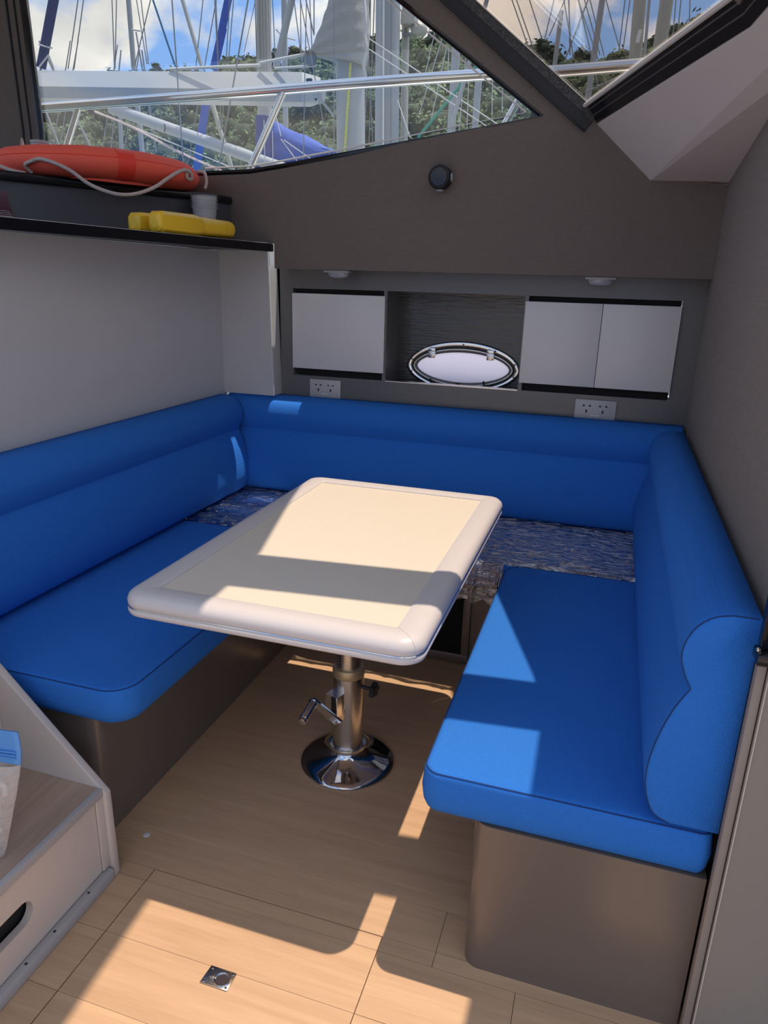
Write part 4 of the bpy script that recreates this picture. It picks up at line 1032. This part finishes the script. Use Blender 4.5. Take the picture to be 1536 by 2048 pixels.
wires(H_, 12.5, [(545, 0, 551, 130), (588, 0, 606, 140), (601, 0, 602, 105), (612, 0, 628, 70, 2.6), (628, 0, 628, 70, 2.6), (620, 10, 624, 100)], lo=None, hi=3)
I_ = boat('pair of pale masts half hidden by the forest near the window tip', 930, 18.0, 9, at=26.2)
spar('mast', 912, 100, 903, 255, 17, 18, M_alloy, I_, DK, .4); spar('mast', 958, 150, 951, 240, 14, 18, M_alloy, I_, DK, .5)
wires(I_, 17, [(866, 80, 850, 150), (880, 90, 838, 230), (890, 110, 860, 250), (897, 110, 896, 150), (931, 120, 918, 260), (938, 130, 934, 260), (985, 165, 984, 230), (1005, 180, 1004, 225)], M_ropew, 1.6, None, .2)
spar('oar', 1043, 195, 1018, 240, 9, 17, M_redp, I_, None, 0)
# boats seen through the windscreen
J_ = boat('sailboat with two stout cream masts seen through the windscreen', 1300, 9.0, 5, at=11.2)
spar('mast', 1281, -10, 1270, 118, 25, 9, M_cream, J_, DK, 6, 18); spar('mast', 1335, -10, 1318, 105, 26, 9.4, M_cream, J_, DK, 6, 18); spar('pole', 1297, 20, 1288, 120, 6, 8.8, M_alloy, J_, None, .2); spar('fitting', 1281, 60, 1275, 85, 8, 8.78, M_white, J_)
K_ = boat('sailboat with a slim mast left of the two stout ones in the windscreen', 1195, 12.0, 6, at=14.4)
spar('mast', 1206, -10, 1175, 200, 12, 12, M_alloy, K_, DK, 6); spar('masthead', 1123, 22, 1108, 140, 9, 13, M_alloy, K_, DK, 0, 12)
wires(K_, 11.5, [(1024, 0, 1056, 92), (1033, 0, 1066, 95), (1059, 0, 1084, 78), (1108, 0, 1090, 75), (1120, 22, 1098, 72), (1132, 25, 1148, 120), (1137, 0, 1142, 95), (1156, 0, 1180, 100), (1169, 0, 1200, 110), (1176, 0, 1128, 125, 2.6), (1180, 0, 1208, 110), (1212, 0, 1240, 100), (1250, 0, 1238, 100), (1260, 0, 1246, 100), (1352, 0, 1346, 70), (1362, 0, 1356, 60), (1380, 0, 1378, 60), (1138, 10, 1140, 110, 2.6), (1170, 185, 1250, 148, 4), (1190, 145, 1200, 190, 2), (1205, 145, 1215, 175, 2)], lo=None, hi=1.5)
spar('tan_mast', 975, -5, 968, 20, 9, 12, M_alloy, K_, DK, 2)
# ---------------------------------------------------------------- forested hillside
KY = 1.0
ico = bmesh.new(); bmesh.ops.create_icosphere(ico, subdivisions=2, radius=1); IV = [v.co.copy() for v in ico.verts]; IF = [tuple(v.index for v in f.verts) for f in ico.faces]; ico.free()
def blob(c, r, sq=.8, amp=.35):
    o = Vector((random.random() * 50, random.random() * 50, 0)); V = []
    for v in IV:
        k = 1 + amp * noise.noise(v * 1.7 + o) + amp * .5 * noise.noise(v * 4 + o); V.append(Vector((c[0] + v.x * r * k, c[1] + v.y * r * k, c[2] + v.z * r * sq * k)))
    return V, IF
random.seed(11)
sky_px = [(-900, 150), (-300, 175), (40, 165), (180, 160), (290, 150), (400, 145), (470, 125), (520, 122), (560, 120), (590, 118), (640, 110), (700, 95), (760, 90), (830, 88), (880, 80), (960, 95), (1040, 110), (1080, 105), (1130, 122), (1170, 118), (1230, 112), (1290, 100), (1340, 75), (1420, 40), (1600, 30), (2400, 20)]
def skyline(px):
    for (a, ya), (b, yb_) in zip(sky_px, sky_px[1:]):
        if a <= px <= b: return ya + (yb_ - ya) * (px - a) / (b - a)
    return 120
def leaves(c, r, n, size, sq=.8):
    V, F = [], []
    for k in range(n):
        d = Vector((random.gauss(0, 1), random.gauss(0, 1), random.gauss(0, 1))); d.normalize()
        p = Vector((c[0] + d.x * r, c[1] + d.y * r, c[2] + d.z * r * sq)) + Vector((random.uniform(-1, 1), random.uniform(-1, 1), random.uniform(-1, 1))) * r * .22
        nn = (d + Vector((random.uniform(-1, 1), random.uniform(-1, 1), random.uniform(-.3, 1))) * .9).normalized()
        x = nn.orthogonal().normalized(); x = Matrix.Rotation(random.uniform(0, 6.28), 3, nn) @ x; y = nn.cross(x); q = size * random.uniform(.6, 1.3)
        b_ = len(V); V += [p + x * q, p + y * q * .6, p - x * q, p - y * q * .6]; F.append((b_, b_ + 1, b_ + 2, b_ + 3))
    return V, F
parts = []; lp = []
for k in range(950):
    px = random.uniform(-300, 1680); u = random.random()
    top_ = skyline(px) + 10
    py = top_ + (400 - top_) * u ** 1.15
    Y = 62 + 60 * (1 - u) + random.uniform(-3, 3)
    c = pl(px, py, 'y', Y); r = random.uniform(1.5, 3.0) * (.6 + .4 * (1 - u))
    parts.append(blob(c, r * .88)); lp.append(leaves(c, r, 85, .20 + .18 * (1 - u)))
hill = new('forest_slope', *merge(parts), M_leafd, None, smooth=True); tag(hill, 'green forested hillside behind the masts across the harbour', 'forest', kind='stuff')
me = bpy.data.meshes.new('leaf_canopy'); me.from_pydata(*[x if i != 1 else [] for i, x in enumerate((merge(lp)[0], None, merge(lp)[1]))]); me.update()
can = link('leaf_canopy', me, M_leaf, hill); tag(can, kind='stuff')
# ground under the forest
V, F = [], []
pxs = list(range(-500, 1900, 60))
for i, px in enumerate(pxs):
    for u in (0, .35, .7, 1, 1.2): 
        t_ = skyline(px) + 22; py = t_ + (430 - t_) * u; V.append(pl(px, min(py, 520), 'y', 126 - 58 * u))
for i in range(len(pxs) - 1):
    for j in range(4): F.append((i * 5 + j, (i + 1) * 5 + j, (i + 1) * 5 + j + 1, i * 5 + j + 1))
gr = new('hill_ground', V, F, M_leafd, None, smooth=True); tag(gr, kind='structure')
# individual trees standing on the skyline
def tree(px, top, wd, label, Y=118, dark=True, nb=26):
    q = pl(px, top, 'y', Y); s = depth_scale(q); w = wd * s; base = pl(px, skyline(px) + 26, 'y', Y)
    r = thing('tree', label, 'tree', base, 'trees on the skyline')
    tube('trunk', [base, Vector((q.x, Y, q.z - w * .45))], w * .03, M_bark, r, 6)
    ps = []; lv = []
    H2 = max(w * .5, q.z - base.z)
    for k in range(nb):
        a = random.uniform(0, 2 * math.pi); e = random.random() ** .5; hh = random.random()
        wid = w * .42 * math.sin(math.pi * (.18 + .72 * hh)) 
        ps.append(blob((q.x + math.cos(a) * wid * e, Y + math.sin(a) * wid * e, q.z - w * .12 - (1 - hh) * H2 * .75), random.uniform(.09, .15) * w, .75, .5)); lv.append(leaves((q.x + math.cos(a) * wid * e, Y + math.sin(a) * wid * e, q.z - w * .12 - (1 - hh) * H2 * .75), .16 * w, 34, .035 * w))
    new('crown', *merge(ps), M_leafd, r, smooth=True)
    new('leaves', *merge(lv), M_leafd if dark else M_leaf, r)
tree(311, 126, 40, 'small rounded tree peeping above the boom beside the slim white mast')
tree(500, 108, 66, 'dark open-crowned tree left of the cream mast'); tree(470, 122, 40, 'low dark tree beside the royal blue furled headsail')
tree(552, 96, 30, 'narrow dark tree just right of the cream mast'); tree(590, 92, 46, 'dark tree left of the grey bagged sail', nb=30)
tree(742, 70, 46, 'dark tree between the grey bagged sail and the broad mast'); tree(862, 58, 46, 'tall conical tree below the radar dome', nb=34); tree(905, 84, 40, 'green tree right of the conical one', dark=False)
tree(1090, 74, 62, 'rounded dark tree at the left of the windscreen view', nb=32); tree(1168, 92, 52, 'rounded green tree behind the slim windscreen mast', nb=30); tree(1240, 104, 44, 'low green tree between the windscreen masts', dark=False)
tree(1305, 72, 40, 'green tree between the two stout cream masts', dark=False); tree(1352, 50, 34, 'dark tree just right of the stout masts'); tree(1408, 22, 62, 'tall dark tree at the right of the windscreen view', nb=36)
# ---------------------------------------------------------------- put origins of single-mesh things at their base
for o in COL.objects:
    if o.type == 'MESH' and o.parent is None and o.data.users == 1 and not o.children and 'category' in o:
        vs = [v.co for v in o.data.vertices]
        c = Vector(((min(v.x for v in vs) + max(v.x for v in vs)) / 2, (min(v.y for v in vs) + max(v.y for v in vs)) / 2, min(v.z for v in vs)))
        for v in o.data.vertices: v.co -= c
        o.location = c
